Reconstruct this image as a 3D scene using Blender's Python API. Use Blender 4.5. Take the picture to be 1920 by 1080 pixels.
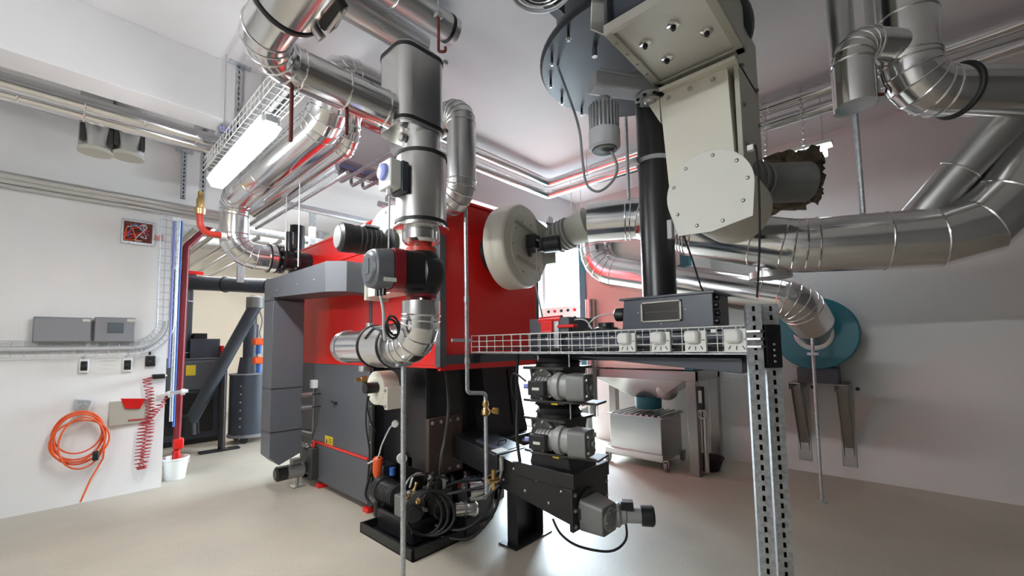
import bpy, bmesh, math, random
from mathutils import Vector, Matrix, Quaternion
random.seed(7)
for o in list(bpy.data.objects): bpy.data.objects.remove(o, do_unlink=True)
scene = bpy.context.scene
COL = scene.collection
# ------------------------------------------------------------------ camera
FPX, YAW, PITCH, ROLL, SHY, EYE = 793.5, math.radians(42.75), math.radians(4.1), math.radians(-.92), 49.5, 1.65
CF = Vector((math.cos(PITCH)*math.cos(YAW), math.cos(PITCH)*math.sin(YAW), math.sin(PITCH)))
_r = Vector((math.sin(YAW), -math.cos(YAW), 0)); _u = _r.cross(CF)
CR = _r*math.cos(ROLL)+_u*math.sin(ROLL); CU = _u*math.cos(ROLL)-_r*math.sin(ROLL)
CAM = Vector((0, 0, EYE))
cam = bpy.data.cameras.new('camera'); cam.sensor_width = 36; cam.lens = FPX/1920*36
cam.shift_y = SHY/1920; cam.clip_start = .02
camo = bpy.data.objects.new('camera', cam); COL.objects.link(camo)
camo.matrix_world = Matrix(((CR.x, CU.x, -CF.x, 0), (CR.y, CU.y, -CF.y, 0), (CR.z, CU.z, -CF.z, EYE), (0, 0, 0, 1)))
scene.camera = camo
def at(px, py, X=None, Y=None, Z=None, d=None):
    """survey helper: where the sight line through a photo point meets a plane of the room"""
    v = CF+CR*((px-960)/FPX)-CU*((py-540-SHY)/FPX)
    t = d if d is not None else X/v.x if X is not None else Y/v.y if Y is not None else (Z-EYE)/v.z
    return CAM+v*t
# ------------------------------------------------------------------ world, lights, exposure
world = bpy.data.worlds.new('world'); scene.world = world; world.use_nodes = True
wn = world.node_tree.nodes; wn['Background'].inputs[0].default_value = (.78, .88, 1, 1); wn['Background'].inputs[1].default_value = 3.0
vs = scene.view_settings; vs.view_transform = 'Standard'; vs.look = 'None'; vs.gamma = 1; vs.use_curve_mapping = False
vs.exposure = .35
def area(name, loc, rot, sx, sy, power, col=(1, 1, 1)):
    l = bpy.data.lights.new(name, 'AREA'); l.shape = 'RECTANGLE'; l.size = sx; l.size_y = sy; l.energy = power; l.color = col
    o = bpy.data.objects.new(name, l); COL.objects.link(o); o.location = loc; o.rotation_euler = rot; return o
R90 = math.pi/2
area('daylight_at_window', (6.75, 5.2, 1.9), (0, math.radians(75), 0), 3.3, 2.1, 130, (.74, .87, 1))
area('sky_before_window', (8.6, 6.2, 4.4), (0, math.radians(52), math.radians(12)), 4.0, 5.0, 5000, (.72, .86, 1))   # sky light falling in through the glazed opening
# the fluorescent lamp in view, then an unseen one added for light from the left
LAMPS = [(.93, 3.05, 3.13, 4.45), (-2.2, 1.2, 2.95, 2.7)]
for i, (x, y0, z, y1) in enumerate(LAMPS):
    if i == 0: area('fluorescent_glow', (x, (y0+y1)/2, z-.05), (0, 0, 0), .1, y1-y0, 28, (.95, .98, 1))
area('far_room_glow', (2.6, 9.5, 3.9), (0, 0, 0), 1.5, 3.5, 150, (1, .98, .95))
area('right_lamp_glow', (5.6, .95, 3.55), (0, R90*.0, 0), .12, 1.0, 5, (.85, .93, 1))

# ------------------------------------------------------------------ materials
MATS = {}
def lin(c): return c/12.92 if c <= .04045 else ((c+.055)/1.055)**2.4
def srgb(r, g, b): return (lin(r/255), lin(g/255), lin(b/255), 1)
def mat(name, col, rough=.5, metal=0, noise=0, nscale=8, bump=0, bscale=60, coat=0, emit=None, rnoise=0, stretch=None):
    m = bpy.data.materials.new(name); m.use_nodes = True; nt = m.node_tree; b = nt.nodes['Principled BSDF']
    b.inputs['Base Color'].default_value = col; b.inputs['Roughness'].default_value = rough; b.inputs['Metallic'].default_value = metal
    b.inputs['Coat Weight'].default_value = coat
    if emit: b.inputs['Emission Color'].default_value = emit[0]; b.inputs['Emission Strength'].default_value = emit[1]
    if noise or bump or rnoise:
        tc = nt.nodes.new('ShaderNodeTexCoord'); src = tc.outputs['Object']
        if stretch:
            mp = nt.nodes.new('ShaderNodeMapping'); mp.inputs['Scale'].default_value = stretch; nt.links.new(src, mp.inputs[0]); src = mp.outputs[0]
        if noise or rnoise:
            n = nt.nodes.new('ShaderNodeTexNoise'); n.inputs['Scale'].default_value = nscale; n.inputs['Detail'].default_value = 6; nt.links.new(src, n.inputs[0])
        if noise:
            r = nt.nodes.new('ShaderNodeValToRGB'); e = r.color_ramp.elements
            e[0].position = .3; e[1].position = .7
            e[0].color = tuple(c*(1-noise) for c in col[:3])+(1,); e[1].color = tuple(min(1, c*(1+noise*.6)) for c in col[:3])+(1,)
            nt.links.new(n.outputs['Fac'], r.inputs[0]); nt.links.new(r.outputs[0], b.inputs['Base Color'])
        if rnoise:
            mr = nt.nodes.new('ShaderNodeMapRange'); mr.inputs[3].default_value = max(.02, rough-rnoise); mr.inputs[4].default_value = rough+rnoise
            nt.links.new(n.outputs['Fac'], mr.inputs[0]); nt.links.new(mr.outputs[0], b.inputs['Roughness'])
        if bump:
            n2 = nt.nodes.new('ShaderNodeTexNoise'); n2.inputs['Scale'].default_value = bscale; n2.inputs['Detail'].default_value = 4; nt.links.new(src, n2.inputs[0])
            bp = nt.nodes.new('ShaderNodeBump'); bp.inputs['Strength'].default_value = bump; bp.inputs['Distance'].default_value = .02
            nt.links.new(n2.outputs['Fac'], bp.inputs['Height']); nt.links.new(bp.outputs[0], b.inputs['Normal'])
    MATS[name] = m; return m
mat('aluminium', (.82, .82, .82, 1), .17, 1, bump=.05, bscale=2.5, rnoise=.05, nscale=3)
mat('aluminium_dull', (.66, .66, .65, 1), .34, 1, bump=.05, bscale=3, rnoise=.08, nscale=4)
mat('stainless', (.62, .61, .6, 1), .28, 1)
mat('stainless_dark', (.4, .39, .37, 1), .34, 1)
mat('galvanised', (.60, .63, .66, 1), .42, .85, noise=.28, nscale=45)
mat('steel', (.55, .55, .54, 1), .35, 1)
mat('chrome', (.85, .85, .85, 1), .12, 1)
mat('red_paint', srgb(216, 24, 20), .33, 0, coat=.25, bump=.012, bscale=4)
mat('grey_paint', srgb(84, 86, 91), .42, 0, bump=.012, bscale=5)
mat('slate_paint', srgb(62, 68, 78), .38)
mat('black_paint', srgb(30, 30, 32), .32, bump=.02, bscale=30)
mat('black_rubber', srgb(22, 22, 23), .55)
mat('black_plastic', srgb(26, 26, 28), .38)
mat('cast_grey', srgb(120, 121, 118), .5, .25, bump=.08, bscale=80)
mat('motor_grey', srgb(150, 150, 148), .45, .1)
mat('dark_cast', srgb(58, 57, 54), .5, .2, bump=.1, bscale=70)
mat('disc_paint', srgb(40, 45, 53), .4)
mat('primer_brown', srgb(74, 58, 50), .55)
mat('cream_paint', srgb(226, 223, 208), .42, bump=.012, bscale=5)
mat('pale_paint', srgb(222, 221, 214), .45)
mat('beige_grey', srgb(186, 185, 172), .45)
mat('white_plastic', srgb(232, 232, 228), .4)
mat('light_grey', srgb(176, 178, 182), .45)
mat('mid_grey', srgb(132, 132, 136), .5)
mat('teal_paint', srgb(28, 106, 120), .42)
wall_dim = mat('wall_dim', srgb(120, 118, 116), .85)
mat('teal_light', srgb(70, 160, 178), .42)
mat('brass', (.72, .5, .22, 1), .3, 1)
mat('rust_pipe', srgb(104, 44, 34), .6, .1)
mat('red_pipe', srgb(196, 62, 46), .4)
mat('dark_red', srgb(128, 24, 34), .4)
mat('orange', srgb(226, 92, 40), .45)
mat('hose_red', srgb(178, 44, 52), .45)
mat('blue', srgb(58, 104, 176), .45)
mat('violet', srgb(140, 150, 214), .45)
mat('yellow', srgb(226, 196, 40), .5)
mat('display', srgb(96, 106, 112), .15)
mat('glass_dark', srgb(40, 38, 34), .08, coat=.5)
mat('wool', srgb(92, 86, 68), .95, noise=.45, nscale=14, bump=.9, bscale=25)
mat('head_grey', srgb(96, 97, 102), .4)
mat('tube_glow', (1, 1, 1, 1), .4, emit=((.95, .985, 1, 1), 40))
mat('fill_tube', (1, 1, 1, 1), .4, emit=((.94, .98, 1, 1), 330))
mat('tube_cool', (1, 1, 1, 1), .4, emit=((.9, .96, 1, 1), 8))
mat('paper', srgb(206, 204, 196), .6)
mat('cable_grey', srgb(196, 196, 196), .5)
def wall_mat(name, col, blocks=False, noise=.05):
    m = mat(name, col, .85, noise=noise, nscale=1.3, bump=.05, bscale=35); nt = m.node_tree
    if blocks:                                         # faint block joints under the paint: fine relief only
        b = nt.nodes['Principled BSDF']; tc = nt.nodes.new('ShaderNodeTexCoord'); mp = nt.nodes.new('ShaderNodeMapping')
        mp.inputs['Rotation'].default_value = (R90, 0, 0); nt.links.new(tc.outputs['Object'], mp.inputs[0])
        br = nt.nodes.new('ShaderNodeTexBrick'); br.inputs['Scale'].default_value = 1; br.inputs['Mortar Size'].default_value = .004
        br.inputs['Brick Width'].default_value = .5; br.inputs['Row Height'].default_value = .25; nt.links.new(mp.outputs[0], br.inputs[0])
        bp = nt.nodes.new('ShaderNodeBump'); bp.inputs['Strength'].default_value = .25; bp.inputs['Distance'].default_value = .006; bp.invert = True
        nt.links.new(br.outputs['Fac'], bp.inputs['Height']); nt.links.new(bp.outputs[0], b.inputs['Normal'])
    return m
wall_mat('wall_paint', srgb(236, 235, 233), True)
wall_mat('wall_plain', srgb(214, 212, 210))
wall_mat('wall_far', srgb(232, 224, 206))
wall_mat('ceiling_paint', srgb(212, 210, 211), noise=.03)
# concrete floor: beige screed, broad stains and fine speckle
fm = mat('concrete', srgb(180, 172, 157), .5, noise=.16, nscale=.9, bump=.1, bscale=85, rnoise=.08)
_nt = fm.node_tree; _b = _nt.nodes['Principled BSDF']; _src = _b.inputs['Base Color'].links[0].from_socket
_n = _nt.nodes.new('ShaderNodeTexNoise'); _n.inputs['Scale'].default_value = 60; _n.inputs['Detail'].default_value = 8
_tc = _nt.nodes.new('ShaderNodeTexCoord'); _nt.links.new(_tc.outputs['Object'], _n.inputs[0])
_rp = _nt.nodes.new('ShaderNodeValToRGB'); _rp.color_ramp.elements[0].color = (.91, .905, .9, 1); _rp.color_ramp.elements[0].position = .3
_rp.color_ramp.elements[1].color = (1.04, 1.04, 1.04, 1); _rp.color_ramp.elements[1].position = .62
_nt.links.new(_n.outputs['Fac'], _rp.inputs[0])
_mx = _nt.nodes.new('ShaderNodeMix'); _mx.data_type = 'RGBA'; _mx.blend_type = 'MULTIPLY'; _mx.inputs[0].default_value = 1
_nt.links.new(_src, _mx.inputs[6]); _nt.links.new(_rp.outputs[0], _mx.inputs[7]); _nt.links.new(_mx.outputs[2], _b.inputs['Base Color'])
gm = bpy.data.materials.new('pane_glass'); gm.use_nodes = True; _nt = gm.node_tree; _nt.nodes.remove(_nt.nodes['Principled BSDF'])
_t = _nt.nodes.new('ShaderNodeBsdfTransparent'); _t.inputs[0].default_value = (.96, .98, .98, 1); _g = _nt.nodes.new('ShaderNodeBsdfGlossy'); _g.inputs['Roughness'].default_value = .02
_m = _nt.nodes.new('ShaderNodeMixShader'); _m.inputs[0].default_value = .06; _nt.links.new(_t.outputs[0], _m.inputs[1]); _nt.links.new(_g.outputs[0], _m.inputs[2])
_nt.links.new(_m.outputs[0], _nt.nodes['Material Output'].inputs[0]); MATS['pane_glass'] = gm

# ------------------------------------------------------------------ mesh helpers
V = Vector
def basis(ax):
    ax = V(ax).normalized(); h = V((0, 0, 1)) if abs(ax.z) < .9 else V((1, 0, 0))
    a = h.cross(ax).normalized(); return a, ax.cross(a).normalized(), ax
def fillet(pts, rad, seg=6):
    pts = [V(p) for p in pts]; out = [pts[0]]
    for i in range(1, len(pts)-1):
        r = rad[i-1] if isinstance(rad, (list, tuple)) else rad
        a, b, c = pts[i-1], pts[i], pts[i+1]; u = (a-b).normalized(); w = (c-b).normalized()
        ang = u.angle(w)
        if ang > math.radians(176) or r <= 0: out.append(b); continue
        t = min(r/math.tan(ang/2), .49*(a-b).length if i > 1 else .98*(a-b).length, .49*(c-b).length if i < len(pts)-2 else .98*(c-b).length)
        rr = t*math.tan(ang/2); cen = b+(u+w).normalized()*(rr/math.sin(ang/2))
        s, e = b+u*t-cen, b+w*t-cen; tot = s.angle(e); ax = s.cross(e).normalized()
        for k in range(seg+1): out.append(cen+Quaternion(ax, tot*k/seg) @ s)
    out.append(pts[-1]); return out
class MB:
    def __init__(s): s.v = []; s.f = []
    def add(s, vs, fs):
        o = len(s.v); s.v += [V(p) for p in vs]; s.f += [tuple(i+o for i in f) for f in fs]; return s
    def box(s, x0, x1, y0, y1, z0, z1):
        return s.add([(x, y, z) for x in (x0, x1) for y in (y0, y1) for z in (z0, z1)],
                     [(0, 1, 3, 2), (4, 6, 7, 5), (0, 4, 5, 1), (2, 3, 7, 6), (0, 2, 6, 4), (1, 5, 7, 3)])
    def obox(s, c, ax, ay, az):                        # oriented box: centre and three half vectors
        c, ax, ay, az = V(c), V(ax), V(ay), V(az)
        return s.add([c+ax*i+ay*j+az*k for i in (-1, 1) for j in (-1, 1) for k in (-1, 1)],
                     [(0, 1, 3, 2), (4, 6, 7, 5), (0, 4, 5, 1), (2, 3, 7, 6), (0, 2, 6, 4), (1, 5, 7, 3)])
    def lathe(s, p, ax, prof, n=32):                   # profile of (distance along axis, radius), closed by caps
        a, b, c = basis(ax); p = V(p); vs = []; fs = []
        for h, r in prof:
            vs += [p+c*h+(a*math.cos(2*math.pi*k/n)+b*math.sin(2*math.pi*k/n))*r for k in range(n)]
        for i in range(len(prof)-1):
            for k in range(n):
                k2 = (k+1) % n; fs.append((i*n+k, i*n+k2, (i+1)*n+k2, (i+1)*n+k))
        fs.append(tuple(range(n-1, -1, -1))); fs.append(tuple((len(prof)-1)*n+k for k in range(n)))
        return s.add(vs, fs)
    def cyl(s, p, q, r, r2=None, n=24):
        p, q = V(p), V(q); return s.lathe(p, q-p, [(0, r), ((q-p).length, r if r2 is None else r2)], n)
    def tube(s, pts, r, n=16, caps=True):
        pts = [V(p) for p in pts]; m = len(pts); vs = []; fs = []
        T = [(pts[min(i+1, m-1)]-pts[max(i-1, 0)]) for i in range(m)]
        for i in range(1, m-1): T[i] = (pts[i]-pts[i-1]).normalized()+(pts[i+1]-pts[i]).normalized()
        T = [t.normalized() for t in T]; a = basis(T[0])[0]
        for i in range(m):
            a = (a-T[i]*a.dot(T[i])).normalized(); b = T[i].cross(a)
            sc = 1.0
            if 0 < i < m-1: sc = 1/max(.3, (pts[i]-pts[i-1]).normalized().dot(T[i]))
            rr = r[i] if isinstance(r, (list, tuple)) else r
            mit = (pts[i+1]-pts[i]).normalized()-(pts[i]-pts[i-1]).normalized() if 0 < i < m-1 else V((0, 0, 0))
            md = mit.normalized() if mit.length > 1e-6 else None
            for k in range(n):
                d = a*math.cos(2*math.pi*k/n)+b*math.sin(2*math.pi*k/n)
                if md: d = d+md*d.dot(md)*(sc-1)
                vs.append(pts[i]+d*rr)
        for i in range(m-1):
            for k in range(n):
                k2 = (k+1) % n; fs.append((i*n+k, i*n+k2, (i+1)*n+k2, (i+1)*n+k))
        if caps: fs.append(tuple(range(n-1, -1, -1))); fs.append(tuple((m-1)*n+k for k in range(n)))
        return s.add(vs, fs)
    def ring(s, p, ax, R, r, n=32, m=8, sy=1):
        a, b, c = basis(ax); p = V(p); vs = []; fs = []
        for i in range(n):
            d = a*math.cos(2*math.pi*i/n)+b*math.sin(2*math.pi*i/n)
            for j in range(m): vs.append(p+d*(R+r*math.cos(2*math.pi*j/m))+c*(r*sy*math.sin(2*math.pi*j/m)))
        for i in range(n):
            for j in range(m): fs.append((i*m+j, ((i+1) % n)*m+j, ((i+1) % n)*m+(j+1) % m, i*m+(j+1) % m))
        return s.add(vs, fs)
    def prism(s, poly, d):
        poly = [V(p) for p in poly]; d = V(d); n = len(poly)
        return s.add(poly+[p+d for p in poly], [tuple(range(n)), tuple(range(2*n-1, n-1, -1))]+[(i, i+n, (i+1) % n+n, (i+1) % n) for i in range(n)])
    def loft(s, A, B):
        n = len(A); return s.add(list(A)+list(B), [tuple(range(n)), tuple(range(2*n-1, n-1, -1))]+[(i, i+n, (i+1) % n+n, (i+1) % n) for i in range(n)])
    def ball(s, c, r, n=16, m=10):
        return s.lathe(V(c)-V((0, 0, r)), (0, 0, 1), [(r-r*math.cos(math.pi*j/m), max(1e-4, r*math.sin(math.pi*j/m))) for j in range(m+1)], n)
ORG = {}
def tag(o, label=None, cat=None, group=None, kind=None):
    if label: o['label'] = label
    if cat: o['category'] = cat
    if group: o['group'] = group
    if kind: o['kind'] = kind
    return o
def thing(name, loc, label, cat, group=None):
    o = bpy.data.objects.new(name, None); o.empty_display_size = .1; COL.objects.link(o); o.location = loc; ORG[o.name] = V(loc)
    return tag(o, label, cat, group)
def put(name, mb, m, parent=None, bevel=0, sharp=35, label=None, cat=None, group=None, kind=None, loc=None):
    org = ORG[parent.name] if parent else V(loc) if loc is not None else V((0, 0, 0))
    if parent is None and loc is None and mb.v:
        xs = [p.x for p in mb.v]; ys = [p.y for p in mb.v]; zs = [p.z for p in mb.v]
        org = V(((min(xs)+max(xs))/2, (min(ys)+max(ys))/2, min(zs)))
    me = bpy.data.meshes.new(name); me.from_pydata([p-org for p in mb.v], [], mb.f)
    bm = bmesh.new(); bm.from_mesh(me); bmesh.ops.recalc_face_normals(bm, faces=bm.faces); bm.to_mesh(me); bm.free()
    me.materials.append(MATS[m])
    for p in me.polygons: p.use_smooth = True
    me.set_sharp_from_angle(angle=math.radians(sharp))
    o = bpy.data.objects.new(name, me); COL.objects.link(o)
    if parent: o.parent = parent
    else: o.location = org
    ORG[o.name] = org
    if bevel:
        bv = o.modifiers.new('bevel', 'BEVEL'); bv.width = bevel; bv.segments = 2; bv.limit_method = 'ANGLE'; bv.angle_limit = math.radians(40); bv.harden_normals = False
    return tag(o, label, cat, group, kind)
SHARED = {}
def unit(kind, m):
    if (kind, m) in SHARED: return SHARED[kind, m]
    mb = MB()
    if kind == 'rod': mb.cyl((0, 0, 0), (0, 0, 1), 1, n=8)
    elif kind == 'bolt': mb.lathe((0, 0, 0), (0, 0, 1), [(0, 1.45), (.25, 1.45), (.25, 1), (1.1, 1), (1.25, .8)], 6)
    elif kind == 'dome': mb.lathe((0, 0, 0), (0, 0, 1), [(0, 1), (.35, .95), (.65, .72), (.8, .3)], 10)
    me = bpy.data.meshes.new(kind); me.from_pydata(mb.v, [], mb.f); me.materials.append(MATS[m])
    for p in me.polygons: p.use_smooth = True
    me.set_sharp_from_angle(angle=math.radians(35)); SHARED[kind, m] = me; return me
def _inst(name, me, p, d, scale, parent):
    o = bpy.data.objects.new(name, me); COL.objects.link(o); o.parent = parent
    o.location = V(p)-(ORG[parent.name] if parent else V((0, 0, 0))); o.rotation_mode = 'QUATERNION'; o.rotation_quaternion = V((0, 0, 1)).rotation_difference(V(d).normalized()); o.scale = scale
    ORG[o.name] = V(p); return o
def rod(name, p, q, r, m, parent=None): d = V(q)-V(p); return _inst(name, unit('rod', m), p, d, (r, r, d.length), parent)
def bolt(p, d, r, m, parent, kind='bolt'): return _inst('bolt', unit(kind, m), p, d, (r, r, r), parent)
def bolts_circle(c, ax, R, n, r, m, parent, kind='bolt', ph=0, frac=1.0):
    a, b, ax = basis(ax)
    for k in range(n):
        t = ph+2*math.pi*frac*k/n; bolt(V(c)+(a*math.cos(t)+b*math.sin(t))*R, ax, r, m, parent, kind)
def single_rod(name, p, q, r, m, label, cat, group=None):
    return put(name, MB().cyl(p, q, r, n=10), m, label=label, cat=cat, group=group)
def cable(name, pts, r, m, label=None, cat='cable', group=None, parent=None, smooth=6, n=8):
    P = [V(p) for p in pts]; out = []
    for i in range(len(P)-1):                          # Catmull-Rom
        p0, p1, p2, p3 = P[max(i-1, 0)], P[i], P[i+1], P[min(i+2, len(P)-1)]
        for k in range(smooth):
            t = k/smooth; out.append(.5*((2*p1)+(p2-p0)*t+(2*p0-5*p1+4*p2-p3)*t*t+(3*p1-p0-3*p2+p3)*t**3))
    out.append(P[-1])
    return put(name, MB().tube(out, r, n), m, parent, label=label, cat=cat, group=group)
def lagged(name, label, pts, r, bend, m='aluminium', seams=(), straps=(), gores=5, n=40, group=None, cat='pipe', seamr=.006):
    """sheet-metal jacket on a pipe: gored elbows with beads between the gores, extra seams and black straps at given points"""
    pts = [V(p) for p in pts]; t = thing(name, pts[0], label, cat, group); P = fillet(pts, bend, gores)
    put('jacket', MB().tube(P, r, n), m, t, sharp=13)
    for i in range(1, len(P)-1):
        u, w = (P[i]-P[i-1]).normalized(), (P[i+1]-P[i]).normalized()
        put('seam', MB().ring(P[i], u+w, r, seamr, 36, 6), m, t)
    def along(s):
        for i in range(len(P)-1):
            L = (P[i+1]-P[i]).length
            if s <= L or i == len(P)-2: return P[i].lerp(P[i+1], s/L), (P[i+1]-P[i]).normalized()
            s -= L
    for s in seams:
        c, d = along(s); put('seam', MB().ring(c, d, r, seamr, 36, 6), m, t)
    for s in straps:
        c, d = along(s); put('strap', MB().lathe(c-d*.012, d, [(0, r), (0, r+.005), (.024, r+.005), (.024, r)], 40), 'black_rubber', t)
    return t
# ================================================================== the setting
CEIL, WR, WL, FAR = 4.25, 6.5, 6.72, 13.2
def struct(name, mb, m, parent=None, **k):
    return put(name, mb, m, parent, loc=None if parent else (0, 0, 0), kind=None if parent else 'structure', **k)
struct('floor', MB().box(-3.2, WR+.3, -3.2, FAR+.2, -.12, 0), 'concrete')
struct('ceiling', MB().box(-3.2, WR+.3, -3.2, FAR+.2, CEIL, CEIL+.15), 'ceiling_paint')
OY0, OY1, OZ1 = 4.05, 6.35, 3.5                        # glazed opening in the right wall
struct('wall_right', MB().box(WR, WR+.25, -3.2, OY0, 0, CEIL).box(WR, WR+.25, OY1, FAR+.2, 0, CEIL).box(WR, WR+.25, OY0, OY1, OZ1, CEIL), 'wall_plain')
struct('wall_left', MB().box(-3.2, .955, WL, WL+.24, 0, CEIL).box(.955, 1.62, WL, WL+.24, 3.34, CEIL), 'wall_paint')
struct('wall_back', MB().box(-3.2, WR+.3, FAR, FAR+.2, 0, CEIL), 'wall_far')
struct('wall_side', MB().box(-3.4, -3.2, -3.2, FAR+.2, 0, CEIL), 'wall_plain')
struct('wall_front', MB().box(-3.2, WR+.3, -3.4, -3.2, 0, CEIL), 'wall_dim')
struct('trim_1', MB().box(-3.2, WR, 4.35, 4.64, 3.7, CEIL), 'ceiling_paint', bevel=.004)
win = struct('window_1', MB().box(WR+.08, WR+.16, OY0, OY0+.07, 0, OZ1).box(WR+.08, WR+.16, OY1-.07, OY1, 0, OZ1).box(WR+.08, WR+.16, OY0, OY1, OZ1-.07, OZ1)
             .box(WR+.08, WR+.16, OY0, OY1, 0, .08).box(WR+.08, WR+.16, 5.17, 5.24, .08, OZ1), 'light_grey')
for y0, y1 in ((OY0+.07, 5.17), (5.24, OY1-.07)):
    struct('pane', MB().box(WR+.115, WR+.122, y0, y1, .08, OZ1-.07), 'pane_glass', win)
struct('ground_outside', MB().box(WR+.25, 30, -10, 20, -.15, -.02), 'paper')

# ================================================================== red boiler
LX, RX, FY, BY, ZM, ZT = 2.21, 3.52, 2.87, 5.86, 1.47, 2.95
b = thing('biomass_boiler', (2.86, 4.4, 0), 'big red and dark grey biomass boiler in the middle of the room', 'boiler')
up = put('upper_body', MB().box(LX+.012, RX, FY+.012, BY, ZM+.06, ZT-.01), 'red_paint', b, bevel=.006)
put('red_panel', MB().box(LX, LX+.02, FY+.07, 4.0, ZM+.012, ZT-.3), 'red_paint', b, bevel=.004)
put('red_panel', MB().box(LX, LX+.02, 4.06, BY-.03, ZM+.012, ZT-.3), 'red_paint', b, bevel=.004)
put('red_panel', MB().box(LX+.06, RX-.04, FY, FY+.02, ZM+.07, ZT-.02), 'red_paint', b, bevel=.004, label='dark red sheet panel on the boiler end')
put('panel_strip', MB().box(LX-.004, LX+.02, 4.0, 4.06, ZM+.01, ZT-.3), 'grey_paint', b)
put('corner_post', MB().box(LX-.006, LX+.06, FY-.006, FY+.07, ZM+.0, ZT-.02), 'grey_paint', b, bevel=.003)
put('corner_post', MB().box(RX-.04, RX+.006, FY-.006, FY+.05, ZM+.0, ZT-.02), 'grey_paint', b, bevel=.003)
put('bottom_frame', MB().box(LX+.06, RX-.04, FY-.008, FY+.05, ZM+.02, ZM+.1), 'grey_paint', b, bevel=.003)
put('bottom_edge', MB().box(LX-.004, RX, FY-.004, FY+.03, ZM-.03, ZM+.02).box(LX-.004, LX+.03, FY, BY, ZM-.01, ZM+.012), 'red_paint', b)
put('top_cover', MB().prism([(LX-.02, FY-.01, ZT-.01), (LX-.02, BY+.02, ZT-.01), (LX-.02, BY+.02, ZT+.015), (LX-.02, FY-.01, ZT+.015)], (RX-LX+.03, 0, 0)), 'red_paint', b, bevel=.003)
put('roof_strip', MB().box(LX-.015, LX+.02, FY+.07, BY, ZT-.3, ZT-.01), 'red_paint', b, bevel=.004)
for y in (3.35, 3.83, 4.31, 4.79, 5.27): bolt((LX-.015, y, ZT-.1), (-1, 0, 0), .008, 'dark_red', b, 'dome')
chp = at(557, 440, Y=6.25); put('rear_riser', MB().cyl((chp.x, 6.25, 2.3), (chp.x, 6.25, 3.38), .1, n=24).cyl((chp.x, 6.25, 2.4), (2.5, 5.8, 2.4), .1, n=24), 'black_paint', b)
# lower combustion chamber
put('lower_body', MB().box(LX+.02, RX-.1, 4.02, BY, .06, ZM+.06), 'black_paint', b, bevel=.006)
put('side_panel', MB().box(LX, LX+.022, 4.05, 5.42, .53, ZM-.01), 'grey_paint', b, bevel=.004)
put('side_panel', MB().box(LX, LX+.022, 5.43, BY-.02, .53, ZM-.01), 'grey_paint', b, bevel=.004)
put('ash_door', MB().box(LX-.004, LX+.02, 4.06, 5.25, .07, .5), 'grey_paint', b, bevel=.004)
put('door_bar', MB().box(LX-.012, LX+.02, 4.06, 5.32, .505, .53), 'red_paint', b, bevel=.003)
dh = put('door_latch', MB().cyl((LX-.035, 4.78, 1.02), (LX, 4.78, 1.02), .016, n=12).obox((LX-.035, 4.8, 1.03), (.006, 0, 0), (0, .05, .012), (0, -.003, .01)), 'black_plastic', b, bevel=.002)
put('warning_sticker', MB().box(LX-.003, LX+.01, 4.86, 5.06, .535, .625), 'yellow', b)
put('sticker_mark', MB().prism([(LX-.004, 4.99, .545), (LX-.004, 5.04, .545), (LX-.004, 5.015, .6)], (.002, 0, 0)), 'black_plastic', b)
for k in range(3): put('sticker_line', MB().box(LX-.004, LX-.002, 4.88, 4.97, .55+.022*k, .558+.022*k), 'black_plastic', b)
put('near_block', MB().box(2.36, RX-.06, 3.28, 4.05, .5, ZM+.04), 'black_paint', b, bevel=.006)
put('feed_flange', MB().box(2.36, 2.76, 3.24, 3.29, .45, .98), 'primer_brown', b, bevel=.004, label='brown primed flange plate where the stoker enters')
for k in range(4):
    for z in (.49, .94): bolt((2.4+.1*k, 3.24, z), (0, -1, 0), .013, 'steel', b)
put('inclined_hopper', MB().prism([(2.9, 3.1, ZM+.03), (3.38, 3.1, ZM+.03), (3.58, 3.1, .72), (3.0, 3.1, .72)], (0, .5, 0)), 'black_paint', b, bevel=.006)
put('hopper_base', MB().box(2.95, 3.58, 2.98, 3.7, .5, .72), 'black_paint', b, bevel=.006)
put('hopper_cover', MB().prism([(3.26, 3.095, 1.4), (3.34, 3.095, 1.4), (3.5, 3.095, .8), (3.34, 3.095, .8)], (0, -.012, 0)), 'black_plastic', b, bevel=.002)
for x in (3.0, 3.18, 3.36, 3.54): bolt((x, 2.98, .66), (0, -1, 0), .012, 'steel', b)
for y in (4.04, BY-.1): put('base_beam', MB().box(LX+.03, RX-.12, y, y+.08, 0, .07), 'black_paint', b)
put('block_leg', MB().box(3.3, 3.4, 3.3, 4.1, 0, .5), 'black_paint', b)
for y in (4.06, 5.2): put('red_foot', MB().box(LX-.03, LX+.1, y-.05, y+.05, 0, .045), 'red_paint', b, bevel=.004)
put('corner_cover', MB().box(LX-.004, LX+.025, 3.98, 4.05, .06, 1.3), 'dark_cast', b, bevel=.003)
for k in range(7): bolt((LX-.004, 4.01, .15+.18*k), (-1, 0, 0), .009, 'steel', b, 'dome')
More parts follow.
